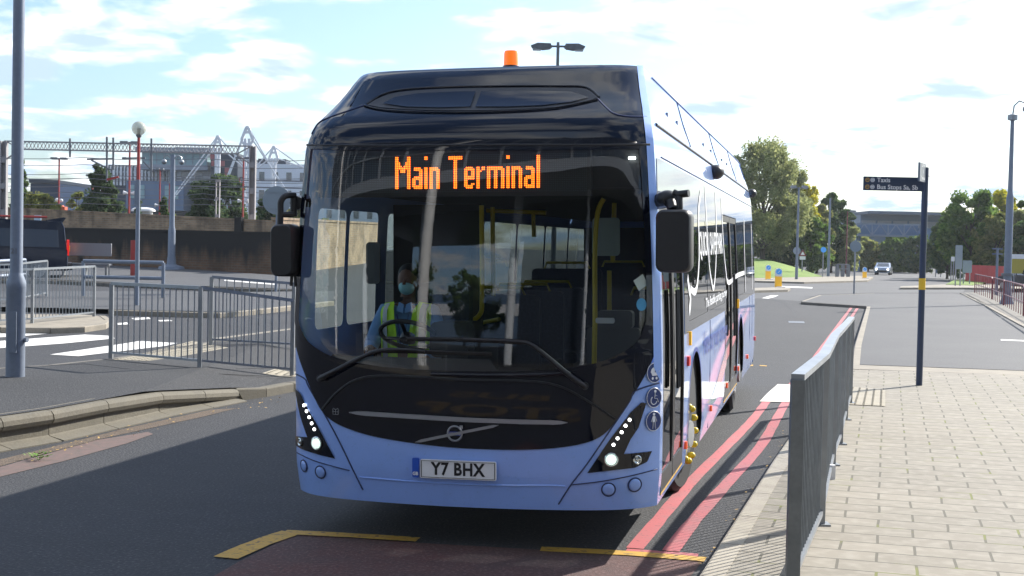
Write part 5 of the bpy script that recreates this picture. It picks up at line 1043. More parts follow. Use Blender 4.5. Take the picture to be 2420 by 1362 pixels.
# ------------------------------------------------------------------ buildings
def block(name, label, x0, x1, yt, D, dep, mat, cat='building', ytr=None, rz=0):
    a, b = A(x0, yt, D), A(x1, ytr or yt, D); t = thing(name, label, cat, ((a.x + b.x) / 2, D, 0), rz); h = (a.z + b.z) / 2
    MB().box((0, dep / 2, h / 2), (b.x - a.x, dep, h)).build('wall', mat, t); return t, b.x - a.x, h
pmat('clad_navy', (.018, .035, .075), .5, spec=.12); pmat('clad_grey', (.26, .29, .34), .6, spec=.12); pmat('clad_blue', (.11, .17, .27), .4, spec=.12); pmat('clad_white', (.62, .66, .72), .6); pmat('clad_dark', (.03, .04, .06), .5, spec=.12)
pmat('glazing_green', (.24, .37, .40), .4, spec=.2); pmat('glazing_dark', (.03, .045, .07), .15, coat=1); pmat('clad_red', (.30, .06, .07), .5); pmat('roof_metal', (.10, .13, .18), .6, spec=.15)
D = 210; p = D / FPX
t, wd, h = block('warehouse', 'plain dark blue shed behind the tall conifer on the left', 72, 140, 431, D, 20, 'clad_navy', ytr=437); MB().box((0, 10, h + .3), (wd * 1.03, 21, .5)).build('roof', 'clad_dark', t); MB().box((wd * .25, -.05, 3.0 + 4), (wd * .4, .1, 2)).build('panel', 'clad_grey', t)
D = 260; p = D / FPX
t, wd, h = block('office_building', 'big blue glass office building with slim white fins behind the pines', 256, 500, 392, D, 40, 'clad_navy'); hz_ = 568
def Z_(y, x=350): return A(x, y, D).z
def lx(x, t): return A(x, 450, D).x - t.location.x
for i, x in enumerate(np.arange(262, 405, 8.3)): MB().box((lx(x, t), -.4, (Z_(440) + Z_(394)) / 2), (.22 + .16 * (i % 2), .4, Z_(394) - Z_(440))).build('fin', 'white_steel', t)
for z_ in (420, 408): MB().box(((lx(262, t) + lx(405, t)) / 2, -.3, Z_(z_)), (lx(405, t) - lx(262, t), .3, .35)).build('floor_band', 'clad_grey', t)
for i in range(13): MB().box((lx(266 + 10.8 * i, t), -.12, (Z_(436) + Z_(396)) / 2), (.5, .2, Z_(396) - Z_(436))).build('window', 'glazing_dark', t)
q = MB(); x0, x1 = lx(356, t), lx(505, t); q.box(((x0 + x1) / 2, -3, (Z_(398) + Z_(360)) / 2), (x1 - x0, 6, Z_(360) - Z_(398))); up_ = q.build('upper_storey', 'glazing_green', t)
q = MB(); q.box(((x0 + x1) / 2, -3.5, Z_(399)), (x1 - x0 + 1, 7.5, .9)); q.box(((x0 + x1) / 2, -3.5, Z_(358.5)), (x1 - x0 + 2, 8, .7)); q.build('floor_slab', 'clad_grey', t)
q = MB(); [q.box((x0 + (x1 - x0) * k / 9, -6.1, (Z_(398) + Z_(360)) / 2), (.12, .1, Z_(360) - Z_(398))) for k in range(10)]; q.build('mullions', 'clad_grey', t)
MB().box(((lx(406, t) + lx(505, t)) / 2, -1.5, (Z_(402) + Z_(432)) / 2), (lx(505, t) - lx(406, t), 3, Z_(402) - Z_(432))).build('mid_storey', 'clad_white', t)
for xx in (418, 447, 478): MB().box((lx(xx, t), -3.1, (Z_(406) + Z_(430)) / 2), (1.4, .2, 1.9)).build('window', 'glazing_dark', t)
q = MB(); q.box(((lx(340, t) + lx(470, t)) / 2, -6, (Z_(434) + Z_(500)) / 2), (lx(470, t) - lx(340, t), 12, Z_(434) - Z_(500))); q.build('lower_hall', 'clad_blue', t)
for xx, w_ in ((365, 34), (443, 30)): MB().box((lx(xx, t), -12.1, (Z_(444) + Z_(474)) / 2), (w_ * p, .2, Z_(444) - Z_(474))).build('shopfront', 'glazing_green', t)
MB().box((lx(440, t), 8, Z_(352)), (7, 6, 1.6)).build('roof_plant', 'clad_grey', t)
t, wd, h = block('cinema_block', 'dark chequered block between the two nearer white masts', 498, 562, 362, 250, 20, 'clad_dark')
rnd = random.Random(2)
for i in range(26):
    x = rnd.randint(-8, 8) / 17 * wd * .95; z_ = h - rnd.randint(0, 9) * 1.15 - .8; MB().box((x, -.06, z_), (rnd.choice((.8, 1.2)), .1, 1.0)).build('facade_tile', rnd.choice(['clad_white', 'clad_grey', 'clad_red', 'clad_white']), t)
D = 240
t, wd, h = block('hotel_building', 'pale grey flat roofed building just left of the bus', 598, 900, 386, D, 30, 'clad_white', ytr=394)
for j in range(3):
    for i in range(9): MB().box((-wd / 2 + 1.6 + i * 2.4, -.06, h - 2.2 - j * 3.2), (.9, .12, 1.5)).build('window', 'glazing_dark', t)
MB().box((-wd * .38, 6, h + .5), (5, 5, 1.2)).build('roof_plant', 'clad_dark', t)
def amast(px_, yt, yb, D, label, stays, wpx=14):
    a, b = A(px_, yt, D), A(px_, yb, D); t = thing('cable_mast', label, 'mast', (a.x, D, 0)); k = D / FPX; hw = wpx * k / 2; zs_ = a.z - 26 * k
    q = MB(); [q.bar((s * hw * .5, 0, 0), (s * hw * .5, 0, zs_), .32, .32) for s in (-1, 1)]; [q.box((0, 0, z_), (hw, .2, .25)) for z_ in np.arange(1, zs_, 1.9)]; [q.bar((-hw * .5, 0, z_), (hw * .5, 0, z_ + 1.9), .14, .14) for z_ in np.arange(1, zs_ - 2, 1.9)]
    for s in (-1, 1): q.bar((s * hw * 1.5, 0, zs_ - .2), (s * hw * .25, 0, a.z), .35, .35); q.bar((s * hw * 1.5, 0, zs_ - .2), (s * hw * .5, 0, zs_ - 1), .28, .28)
    q.box((0, 0, a.z), (hw * .9, .4, .4)); q.box((0, 0, zs_ + .8), (hw * 1.9, .3, .3)); q.build('lattice_mast', 'white_steel', t)
    for (x, y) in stays:
        e = A(x, y, D); s_ = -1 if x < px_ else 1
        for o in (0, 4.5): MB().cyl((s_ * hw * 1.2 if o else s_ * hw * .3, 0, zs_ if o else a.z), (e.x - a.x + o * k, 0, e.z), .10, n=6).build('stay', 'white_steel', t)
amast(515, 324, 480, 190, 'white lattice mast with raking stays, leftmost of the three', [(405, 470), (610, 430)])
amast(585, 302, 490, 170, 'tallest white lattice mast with raking stays, beside the portal leg', [(528, 440), (672, 450)], 18)
amast(647, 348, 440, 200, 'white lattice mast with raking stays nearest the bus', [(596, 405), (722, 400)], 14)
# right distance
D = 260
t, wd, h = block('terminal_building', 'long low grey building on the skyline behind the footbridge', 2034, 2560, 507, D, 20, 'clad_blue', ytr=515)
MB().box((0, 4, h + .1), (wd * 1.01, 22, .55)).build('roof', 'roof_metal', t)
q = MB(); [q.box((-wd / 2 + wd * (i + .5) / 14, -.1, h - 1.9), (wd / 16, .2, 1.3)) for i in range(14)]; q.build('window_band', 'clad_grey', t); MB().box((0, -1.4, h - 3.1), (wd, 3, .5)).build('balcony', 'roof_metal', t); MB().box((wd * .12, -.5, h - 4.4), (wd * .35, 1, 2.2)).build('lower_wall', 'clad_red', t)
D = 165; a, b = A(2024, 529, D), A(2174, 556, D); t = thing('footbridge', 'blue grey truss footbridge over the road with a stair at its right end', 'footbridge', (a.x, D, 0)); W_ = b.x - a.x; zt, zb = a.z, a.z - 27 * D / FPX
MB().box((W_ / 2, 0, zt), (W_, .2, .18)).box((W_ / 2, 0, zb), (W_, 2.2, .22)).build('chords', 'pole_grey', t); MB().box((W_ / 2, 1.0, (zt + zb) / 2), (W_, .08, zt - zb - .1)).build('side_panel', 'clad_blue', t)
q = MB(); n = 4
for i in range(n + 1): q.box((W_ * i / n, 0, (zt + zb) / 2), (.14, .16, zt - zb))
for i in range(n): q.bar((W_ * i / n, 0, zb), (W_ * (i + .5) / n, 0, zt), .10, .10); q.bar((W_ * (i + .5) / n, 0, zt), (W_ * (i + 1) / n, 0, zb), .10, .10)
q.build('truss', 'pole_grey', t); MB().box((W_ - .6, .6, zb / 2), (.9, .9, zb)).build('pier', 'pole_grey', t); MB().box((.4, .6, zb / 2), (.5, .5, zb)).build('pier', 'clad_blue', t)
e = A(2214, 572, D); q = MB(); q.bar((W_, 0, (zt + zb) / 2), (e.x - a.x, 0, e.z), 1.4, 1.3); q.bar((e.x - a.x, 0, e.z), (e.x - a.x + .2, 0, 0), .3, .3); q.build('stair', 'clad_blue', t)

# ------------------------------------------------------------------ vehicles
def vehicle(name, label, cat, loc, rz, L_, W_, prof, belt, paint, glass_from, wheels, wr_, group=None, glass='glazing_dark', roofin=.12, rear_lights=True):
    """prof: side outline (y along length 0..L, z); the section above the belt tapers inwards"""
    t = thing(name, label, cat, loc, rz, group); n = len(prof); q = MB(); vs = []
    secs = [(-1, .0), (-.97, .04), (.97, .04), (1, .0)]
    def X(z, s): k = 0 if z < belt else (z - belt) / (max(p[1] for p in prof) - belt); return s * (W_ / 2 - roofin * k - (.05 if z < .35 else 0))
    for s, o in secs:
        cy_ = sum(p[0] for p in prof) / n; cz_ = sum(p[1] for p in prof) / n
        for y, z in prof: vs.append((X(z, s), y + (0 if o else (cy_ - y) * .012), z + (0 if o else (cz_ - z) * .02)))
    fs = [tuple(range(n)), tuple(range(4 * n - 1, 3 * n - 1, -1))] + [(j * n + i, j * n + (i + 1) % n, (j + 1) * n + (i + 1) % n, (j + 1) * n + i) for j in range(3) for i in range(n)]
    q.add(vs, fs); q.build('body', paint, t, smooth=.5)
    for g in glass_from:
        for s in (-1, 1):
            q = MB(); q.add([(X(z, s) + s * .006, y, z) for y, z in g] + [(X(z, s) - s * .02, y, z) for y, z in g], [tuple(range(len(g))), tuple(range(2 * len(g) - 1, len(g) - 1, -1))] + [(i, (i + 1) % len(g), (i + 1) % len(g) + len(g), i + len(g)) for i in range(len(g))]); q.build('side_window', glass, t)
    for y in wheels:
        for s in (-1, 1):
            wt = MB(); c = (s * (W_ / 2 - .12), y, wr_); wt.lathe([(wr_ * .62, -.11), (wr_ * .95, -.11), (wr_, -.07), (wr_, .07), (wr_ * .95, .11), (wr_ * .62, .11)], c, 24, axis='X'); o = wt.build('wheel', 'rubber', t, smooth=.6)
            r = MB(); cc = (s * (W_ / 2 - .02), y, wr_); r.lathe([(wr_ * .62, -.02), (wr_ * .60, .0), (wr_ * .12, .005)], cc, 24, axis='X'); [r.box((0, 0, wr_ * .33), (.03, wr_ * .16, wr_ * .5), Matrix.Translation((cc[0] + s * .012, cc[1], cc[2])) @ Matrix.Rotation(a_, 4, 'X')) for a_ in np.linspace(0, 2 * math.pi, 8)[:-1]]; r.build('rim', 'wheel_silver', o, smooth=.5)
    return t, X
# black minibus taxi: rear end towards the right, nose out of frame
mp_ = [(0, .35), (0, 1.0), (.05, 1.10), (.12, 1.85), (.22, 2.06), (3.3, 2.12), (3.9, 1.98), (4.5, 1.28), (5.15, 1.05), (5.3, .6), (5.25, .35)]
base = G(145, 664, .0); D = base.y; base = A(146, 664, D); gz = terr(base.x, D)
mb_t, X = vehicle('taxi_minibus', 'dark navy minibus taxi with red roof bar and rear spoiler at the left edge', 'minibus', (base.x - .1, D + .9, gz), math.radians(109), 5.3, 1.95, mp_, 1.05, 'taxi_body', [[(.30, 1.16), (.34, 1.76), (1.55, 1.78), (1.55, 1.16)], [(1.68, 1.16), (1.68, 1.78), (3.1, 1.78), (3.1, 1.16)], [(3.22, 1.16), (3.22, 1.78), (3.75, 1.74), (4.35, 1.2)]], (.95, 4.3), .34, roofin=.14)
q = MB(); q.prism([(.20, 2.0), (.75, 2.09), (.16, 2.20), (.08, 2.18)], 1.6, 0); q.build('spoiler', 'taxi_body', mb_t)
for s in (-1, 1):
    MB().tube([(s * .78, .7, 2.2), (s * .78, 4.6, 2.2)], .03, 6).build('roof_bar', 'red_steel', mb_t); MB().rbox((s * .90, -.005, 1.15), (.17, .06, .55), .03, 1).build('tail_light', 'red_lamp', mb_t); MB().rbox((s * .90, -.045, 1.12), (.12, .03, .2), .02, 1).build('indicator', 'yellow_band', mb_t)
MB().rbox((0, .08, 1.5), (1.5, .03, .6), .08, 1, Matrix.Rotation(-.1, 4, 'X')).build('rear_window', 'glazing_dark', mb_t); MB().rbox((0, -.04, .5), (1.9, .2, .25), .06, 1).build('bumper', 'black_plastic', mb_t)
vs, fs = text_geo('TAXI', .24, bold=.006, shear=.3)
for s in (-1,): q = MB(); q.add([(X(1.97, 1) + .008, 0, 0)], []); 
q = MB(); q.add([(-(X(1.90, 1)) - .012, 2.75 + v[0] * -1, 1.90 + v[1]) for v in vs], fs); q.build('taxi_lettering', 'white', mb_t)
q = MB(); q.add([((X(1.97, 1)) + .008 + .0, 2.6 + v[0], 1.965 + v[1]) for v in vs], fs); q.build('taxi_lettering', 'white', mb_t)
cp_ = [(0, .3), (0, .75), (.25, .92), (.6, .98), (1.2, 1.38), (2.3, 1.45), (3.2, .98), (4.1, .85), (4.35, .6), (4.35, .3)]
cg = [[(.85, 1.0), (1.28, 1.32), (1.8, 1.36), (1.8, 1.0)], [(1.9, 1.0), (1.9, 1.37), (2.3, 1.36), (3.0, 1.0)]]
base = G(2096, 650, 0); t, X = vehicle('car', 'silver blue saloon with lit headlights coming down the far road', 'car', (base.x + .2, base.y + 1.5, 0), math.radians(160), 4.35, 1.8, cp_, .95, 'car_silver', cg, (.8, 3.55), .32); t.scale = (.88, .88, .88)
MB().add([(-.72, 3.22, .99), (.72, 3.22, .99), (.60, 2.45, 1.40), (-.60, 2.45, 1.40)], [(0, 1, 2, 3)]).build('windscreen', 'glazing_dark', t)
for s in (-1, 1): MB().sphere((s * .66, 4.28, .66), .12).build('headlight', 'led_white', t, smooth=1)
MB().rbox((0, 4.34, .45), (1.2, .04, .22), .03, 1).build('grille', 'black_plastic', t)
base = G(2420, 722, 0); t, X = vehicle('car', 'glossy blue car behind the red railing at the right edge', 'car', (base.x + 1.0, base.y - .2, 0), math.radians(-168), 4.35, 1.8, cp_, .95, 'car_blue', cg, (.8, 3.55), .32)
MB().add([(-.72, 3.22, .99), (.72, 3.22, .99), (.60, 2.45, 1.40), (-.60, 2.45, 1.40)], [(0, 1, 2, 3)]).build('windscreen', 'glazing_dark', t); MB().add([(-.7, .62, 1.0), (.7, .62, 1.0), (.6, 1.15, 1.37), (-.6, 1.15, 1.37)], [(0, 1, 2, 3)]).build('rear_window', 'glazing_dark', t)
base = G(2420, 690, 0); t, X = vehicle('car', 'dark car with red tail lights parked beyond the blue one at the right edge', 'car', (base.x + .9, base.y - 1, 0), math.radians(8), 4.35, 1.8, cp_, .95, 'taxi_body', cg, (.8, 3.55), .32)
for s in (-1, 1): MB().rbox((s * .7, -.01, .8), (.3, .05, .14), .03, 1).build('tail_light', 'red_lamp', t)

# ------------------------------------------------------------------ far street furniture, right
def keepleft(px_, yb, hpx, label):
    b = G(px_, yb, .12); t = thing('keep_left_bollard', label, 'bollard', tuple(b), 0, 'keep left bollards on the far islands'); h = hpx * b.y / FPX
    w_ = h * .17; MB().rbox((0, 0, h * .31), (w_ * 2, w_ * 1.2, h * .62), w_ * .2, 1).build('yellow_body', 'bollard_yellow', t); MB().rbox((0, 0, h * .72), (w_ * 2.1, w_ * 1.25, h * .28), w_ * .3, 1).lathe([(w_ * 1.05, -w_ * .55), (w_ * 1.05, w_ * .55)], (0, 0, h * .84), 20, axis='Y').build('white_top', 'white', t)
    d = MB(); d.lathe([(w_ * .9, 0), (w_ * .9, .01)], (0, -w_ * .64, h * .83), 20, axis='Y'); dd = d.build('blue_disc', 'blue_disc', t); MB().bar((w_ * .4, -w_ * .67, h * .83 + w_ * .4), (-w_ * .4, -w_ * .67, h * .83 - w_ * .4), .04, .02).build('arrow', 'white', dd); MB().rbox((w_ * .6, -.05, .02), (w_ * 2.6, .5, .05), .02, 1).build('base', 'white', t)
keepleft(1839, 679, 44, 'yellow and white keep left bollard, nearest of the pair beside the bus')
keepleft(1815, 661, 34, 'yellow and white keep left bollard, further of the pair beside the bus')
keepleft(2043, 658, 26, 'small yellow keep left bollard by the far road, left of the silver car')
def disc_sign(px_, yt, yb, r_, label, disc=True, mat='sign_back'):
    b = G(px_, yb, .1); D = b.y; t = thing('road_sign', label, 'road sign', tuple(b)); zt = (A(px_, yt, D) - b).z; MB().cyl((0, 0, 0), (0, 0, zt), .045, n=8).build('post', 'steel_grey', t, smooth=.8); rr = r_ * D / FPX; MB().lathe([(rr, -.02), (rr, .02)], (0, -.07, zt - rr), 24, axis='Y').build('sign_disc', mat, t)
disc_sign(2018, 569, 695, 13.5, 'back of a round grey road sign on the tip of the asphalt footway')
disc_sign(1881, 584, 656, 9, 'small round grey road sign in front of the tall lamp post')
disc_sign(1944, 584, 655, 6.5, 'blue round road sign on a short post below the dark pine', mat='blue_disc')
b = G(1895, 652, .1); t = thing('warning_sign', 'triangular warning sign with a plate beneath, on the far island', 'road sign', tuple(b)); D = b.y; zt = (A(1896, 590, D) - b).z; k = D / FPX
MB().cyl((0, 0, 0), (0, 0, zt), .05, n=8).build('post', 'steel_grey', t); MB().prism([(-9 * k, 0), (9 * k, 0), (0, 15 * k)], .03, 1, (0, -.08, zt - 15 * k)).build('sign_triangle', 'clad_red', t); MB().prism([(-5 * k, 2.3 * k), (5 * k, 2.3 * k), (0, 10.5 * k)], .01, 1, (0, -.105, zt - 15 * k)).build('sign_face', 'white', t); MB().rbox((0, -.08, zt - 20 * k), (14 * k, .03, 8 * k), .02, 1).build('plate', 'white', t)
def lamp(px_, yt, yb, label, arms, D=None, mat='pole_grey', r=.10):
    b = G(px_, yb, 0); D = b.y; t = thing('street_lamp', label, 'street lamp', tuple(b)); zt = (A(px_, yt, D) - b).z; MB().cyl((0, 0, 0), (0, 0, zt), r * 1.3, r * .8, n=10).build('pole', mat, t, smooth=.8)
    for a_ in arms:
        k = D / FPX; q = MB(); q.bar((0, 0, zt - .1), (a_ * k * .35, 0, zt), .06, .06); q.prism([(a_ * k * .3, -.05), (a_ * k * .35, .14), (a_ * k * .9, .12), (a_ * k, -.02), (a_ * k * .8, -.12)], .35, 1, (0, 0, zt)); q.build('lamp_head', 'steel_grey', t)
lamp(1882, 443, 664, 'twin headed lamp post in front of the yellow green tree', (-20, 22), r=.09)
lamp(1957, 468, 657, 'plain tall grey pole in front of the dark pine', (), r=.10)
lamp(1999, 500, 648, 'thin reddish single arm lamp at the edge of the dark pine', (20,), mat='maroon_rail', r=.07)
b = G(2379, 719, .12); t = thing('camera_column', 'thick grey column with swan neck camera, at the right edge', 'camera column', tuple(b)); D = b.y; k = D / FPX; z1, z2 = (A(2384, 462, D) - b).z, (A(2390, 285, D) - b).z
MB().lathe([(.30, -.05), (.28, .05), (.17, .4), (.155, 1.3), (.145, z1 - .1), (.10, z1 + .15), (.075, z2)], n=18).build('pole', 'pole_grey', t, smooth=.7); q = MB(); q.lathe([(.12, z2), (.2, z2 + .02), (.2, z2 + .22), (.1, z2 + .26)], n=14); q.tube([(0, 0, z2 + .2), (.05, 0, z2 + .6), (.25, 0, z2 + .8), (.45, 0, z2 + .75), (.55, 0, z2 + .6)], .035, 8); q.sphere((.55, 0, z2 + .48), .15, 12, 8); q.build('swan_neck_camera', 'galvanised', t, smooth=1); MB().cyl((0, 0, (A(2380, 652, D) - b).z), (0, 0, (A(2380, 646, D) - b).z), .25, n=16).build('band', 'wire', t)
# red railings
RL = [(2303, 692), (2345, 708), (2372, 722), (2420, 748), (2500, 790)]
PL = [G(x, y, .12) for x, y in RL]; c = PL[0]; t = thing('red_railing', 'row of dark red hooped pedestrian railings beside the right hand kerb', 'railing', tuple(c)); Z = Vector((0, 0, 1))
for i in range(len(PL) - 1):
    a, b = PL[i] - c, PL[i + 1] - c; a = a.lerp(b, .01); b = a.lerp(b, .97); q = MB(); q.tube([a, a + Z * .92, a.lerp(b, .02) + Z * 1.0, a.lerp(b, .98) + Z * 1.0, b + Z * .92, b], .028, 8); q.tube([a + Z * .45, b + Z * .45], .022, 6); q.build('hoop', 'maroon_rail', t, smooth=.8); n = (9, 6, 9, 12)[i]; q = MB(); [q.tube([a.lerp(b, k_ / n), a.lerp(b, k_ / n) + Z * 1.0], .014, 6) for k_ in range(1, n)]; q.build('grille', 'maroon_rail', t)
a, b = G(2282, 668, 0), G(2378, 676, 0); t = thing('red_hoarding', 'long bright red hoarding behind the red railings', 'hoarding', tuple(a)); d = b - a; n = 9
for i in range(n): MB().bar(d * i / n + Vector((0, 0, .75)), d * (i + .97) / n + Vector((0, 0, .75)), .06, 1.35).build('panel', 'red_hoarding', t)
def panel_sign(x0, x1, y0, y1, yb, label, mat='sign_back', cat='sign'):
    b = G((x0 + x1) / 2, yb, 0); D = b.y; t = thing('panel_sign', label, cat, tuple(b)); k = D / FPX; p0, p1 = A(x0, y1, D) - b, A(x1, y0, D) - b; w_ = p1.x - p0.x; MB().rbox(((p0.x + p1.x) / 2, 0, (p0.z + p1.z) / 2), (w_, .08, p1.z - p0.z), .05, 1).build('panel', mat, t); MB().cyl((p0.x + w_ * .15, .08, 0), (p0.x + w_ * .15, .08, p1.z), .045, n=8).cyl((p1.x - w_ * .15, .08, 0), (p1.x - w_ * .15, .08, p1.z), .045, n=8).build('legs', 'steel_grey', t); return t, p0, p1
panel_sign(2257, 2275, 580, 636, 680, 'tall narrow grey back of a sign near the far kerb'); panel_sign(2275, 2297, 616, 645, 676, 'small square back of a sign behind the tall narrow one'); panel_sign(2248, 2256, 607, 618, 668, 'tiny pale sign left of the tall narrow one', 'white'); panel_sign(2210, 2228, 602, 614, 655, 'dim small sign under the trees', 'clad_blue')
t, p0, p1 = panel_sign(2387, 2460, 603, 646, 690, 'large yellow panel with a white strip at the right edge', 'sign_yellow' if 'sign_yellow' in M else pmat('sign_yellow', (.42, .34, .04), .6)); MB().box(((p0.x + p1.x) / 2, -.05, p1.z - .12), (p1.x - p0.x, .03, .28)).build('header', 'white', t)
b = G(2354, 700, 0); D = b.y; t = thing('direction_post', 'slim grey post with two short cross arms by the hoarding', 'post', tuple(b)); z1 = (A(2354, 586, D) - b).z; MB().cyl((0, 0, 0), (0, 0, z1), .07, n=8).build('post', 'pole_grey', t); MB().box((0, 0, z1 - .05), (.55, .05, .07)).box((0, 0, z1 - .32), (.55, .05, .07)).build('cross_arms', 'pole_grey', t)
a, b = G(1978, 655, .1), G(2004, 655, .1); t = thing('pedestrian_barrier', 'short dark barrier at the crossing under the pine', 'barrier', tuple(a)); d = b - a; [MB().bar(d * i / 2, d * i / 2 + Z * 1.1, .3, .14).build('post', 'wire', t) for i in range(3)]; [MB().bar(Z * z_, d + Z * z_, .06, .08).build('rail', 'steel_grey', t) for z_ in (1.1, .7)]

# ------------------------------------------------------------------ trees
def tree_parts(seed, H, R, trunk_h, leaf, nl, shape='round', clump=26, csz=.34):
    rs = np.random.RandomState(seed); lobes = []
    for i in range(clump):
        u = rs.rand(); zc = trunk_h + (H - trunk_h) * (.08 + .92 * u)
        if shape == 'cone': rad = R * (1 - (zc - trunk_h) / (H - trunk_h)) ** .8 * .85 + .05 * R
        elif shape == 'willow': rad = R * math.sqrt(max(.05, 1 - ((u - .42) / .62) ** 2)) * .82
        else: rad = R * math.sqrt(max(.04, 1 - ((u - .45) / .58) ** 2)) * .78
        th = rs.rand() * 6.283; rr = rad * (.35 + .65 * rs.rand() ** .5); s_ = csz * R * (.6 + .7 * rs.rand()) * (.55 if shape == 'cone' and u > .7 else 1)
        lobes.append((rr * math.cos(th), rr * math.sin(th), zc, s_))
    nl = int(nl * 2.2); clump2 = len(lobes) * 3
    subs = [(x + s_ * .75 * v_[0], y + s_ * .75 * v_[1], z + s_ * .6 * v_[2], s_ * (.35 + .35 * rs.rand())) for (x, y, z, s_) in lobes for v_ in rs.normal(size=(3, 3)) * .62]; lobes = lobes + subs; clump = len(lobes)
    per = nl // clump; C = []
    for (x, y, z, s_) in lobes:
        v = rs.normal(size=(per, 3)); v /= np.linalg.norm(v, axis=1)[:, None]; r_ = s_ * (.15 + .95 * rs.rand(per, 1) ** .6); p = v * r_ * np.array([1, 1, .72 if shape != 'willow' else 1.25]) + np.array([x, y, z]); C.append(p)
    C = np.vstack(C); C[:, 2] = np.maximum(C[:, 2], trunk_h * .35 + .1 * rs.rand(len(C))); n = len(C); a = rs.normal(size=(n, 3)); a /= np.linalg.norm(a, axis=1)[:, None]; b = np.cross(a, rs.normal(size=(n, 3))); b /= np.linalg.norm(b, axis=1)[:, None]; L_ = leaf * (.6 + .8 * rs.rand(n, 1))
    V = np.stack([C - a * L_, C + b * L_ * .5, C + a * L_, C - b * L_ * .5], 1).reshape(-1, 3); me = bpy.data.meshes.new('crown'); me.vertices.add(len(V)); me.vertices.foreach_set('co', V.ravel()); me.loops.add(4 * n); me.loops.foreach_set('vertex_index', np.arange(4 * n)); me.polygons.add(n); me.polygons.foreach_set('loop_start', np.arange(0, 4 * n, 4)); me.polygons.foreach_set('loop_total', np.full(n, 4)); me.update(calc_edges=True); me.validate()
    q = MB(); r0 = max(.08, H * .022); q.tube([(0, 0, -.2), (.03 * H * .1, 0, trunk_h), (0, .05, H * .55), (0, 0, H * .85)], r0, 8, rs=[r0 * 1.3, r0, r0 * .6, r0 * .15])
    for (x, y, z, s_) in lobes[:clump // 4:3]: q.tube([(0, 0, max(trunk_h * .8, z * .55)), (x * .5, y * .5, z * .82), (x, y, z)], r0 * .3, 5, rs=[r0 * .4, r0 * .25, r0 * .08])
    return me, q
def tree(name, label, px_, yt, yb, hw, D, leafm, seed, shape='round', th=.15, nl=7000, leaf=None, group=None, clump=46, csz=.25, zg=None):
    top, bot = A(px_, yt, D), A(px_, yb, D); gz = zg if zg is not None else min(bot.z, terr(bot.x, D)) ; H = top.z - gz; R = hw * D / FPX
    t = thing(name, label, 'tree' if 'shrub' not in name and 'bush' not in name else 'shrub', (bot.x, D, gz), 0, group); me, q = tree_parts(seed, H, R, H * th, leaf or max(.10, D * .0016), nl, shape, clump, csz); mkobj('crown', me, leafm, t); q.build('trunk', 'bark', t, smooth=1); return t
GR = 'trees beyond the far junction'
tree('willow_tree', 'tall grey green tree immediately right of the bus', 1800, 350, 640, 118, 132, 'leaf_willow', 3, 'willow', .1, 20000, clump=80, csz=.22, leaf=.15)
tree('willow_tree', 'pale olive tree between the tall grey green tree and the twin headed lamp', 1862, 398, 640, 62, 136, 'leaf_willow', 4, 'willow', .1, 11000, leaf=.13)
tree('birch_tree', 'yellow leaved tree behind the twin headed lamp post', 1893, 442, 640, 46, 140, 'leaf_yellow', 5, 'willow', .1, 7000, leaf=.14)
tree('leafy_shrub', 'bright green shrub on the bank below the yellow tree', 1915, 525, 650, 60, 134, 'leaf_green', 6, 'round', .05, 6000)
tree('leafy_shrub', 'dark green shrub at the left of the grass bank', 1850, 570, 650, 55, 136, 'leaf_dark', 7, 'round', .05, 5000)
tree('pine_tree', 'dark pine behind the plain tall pole', 1962, 462, 650, 44, 150, 'leaf_dark', 8, 'round', .1, 9000)
tree('leafy_shrub', 'mid green shrub right of the dark pine', 2005, 540, 650, 34, 150, 'leaf_willow', 9, 'round', .05, 4000)
tree('leafy_shrub', 'rounded olive shrub under the left end of the footbridge', 2052, 566, 645, 42, 170, 'leaf_olive', 10, 'round', .05, 5000)
tree('leafy_shrub', 'broad green shrub under the middle of the footbridge', 2112, 562, 645, 46, 168, 'leaf_green', 11, 'round', .05, 6000)
tree('leafy_shrub', 'dark shrub behind the navy signpost', 2165, 560, 650, 44, 160, 'leaf_dark', 12, 'round', .05, 5000)
tree('broadleaf_tree', 'big dark tree right of the navy signpost', 2292, 455, 650, 76, 118, 'leaf_green', 14, 'round', .08, 13000, clump=44, csz=.28)
tree('broadleaf_tree', 'dark green tree filling the gap behind the tall narrow sign', 2238, 520, 655, 45, 125, 'leaf_dark', 15, 'round', .05, 7000)
tree('birch_tree', 'tall yellow green tree left of the camera column', 2366, 452, 640, 46, 122, 'leaf_yellow', 16, 'round', .15, 6000)
tree('broadleaf_tree', 'dark tree behind the camera column at the right edge', 2350, 510, 650, 60, 116, 'leaf_olive', 17, 'round', .05, 9000)
tree('birch_tree', 'yellowing tree at the right edge of the view', 2425, 470, 650, 45, 120, 'leaf_green', 18, 'round', .1, 7000)
tree('broadleaf_tree', 'dark low tree behind the yellow panel', 2420, 530, 650, 60, 112, 'leaf_dark', 19, 'round', .05, 7000)
tree('spruce_tree', 'dark conifer behind the lamp column at the left edge', 50, 382, 480, 34, 88, 'leaf_dark', 20, 'cone', .05, 7000, zg=0)
tree('pine_tree', 'bushy green pine in front of the left end of the office building', 243, 400, 492, 78, 86, 'leaf_pine', 21, 'cone', .05, 11000, zg=0, clump=50, csz=.28)
tree('spruce_tree', 'small dark conifer beside the thin red lamp', 386, 462, 500, 20, 95, 'leaf_dark', 22, 'cone', .05, 3500, zg=0)
tree('broadleaf_tree', 'broad green tree behind the slim railway mast', 518, 422, 506, 92, 92, 'leaf_pine', 23, 'round', .05, 12000, zg=0, clump=44, csz=.28)
tree('broadleaf_tree', 'dark green tree right of the portal leg', 640, 452, 520, 38, 98, 'leaf_dark', 24, 'round', .05, 5000, zg=0)
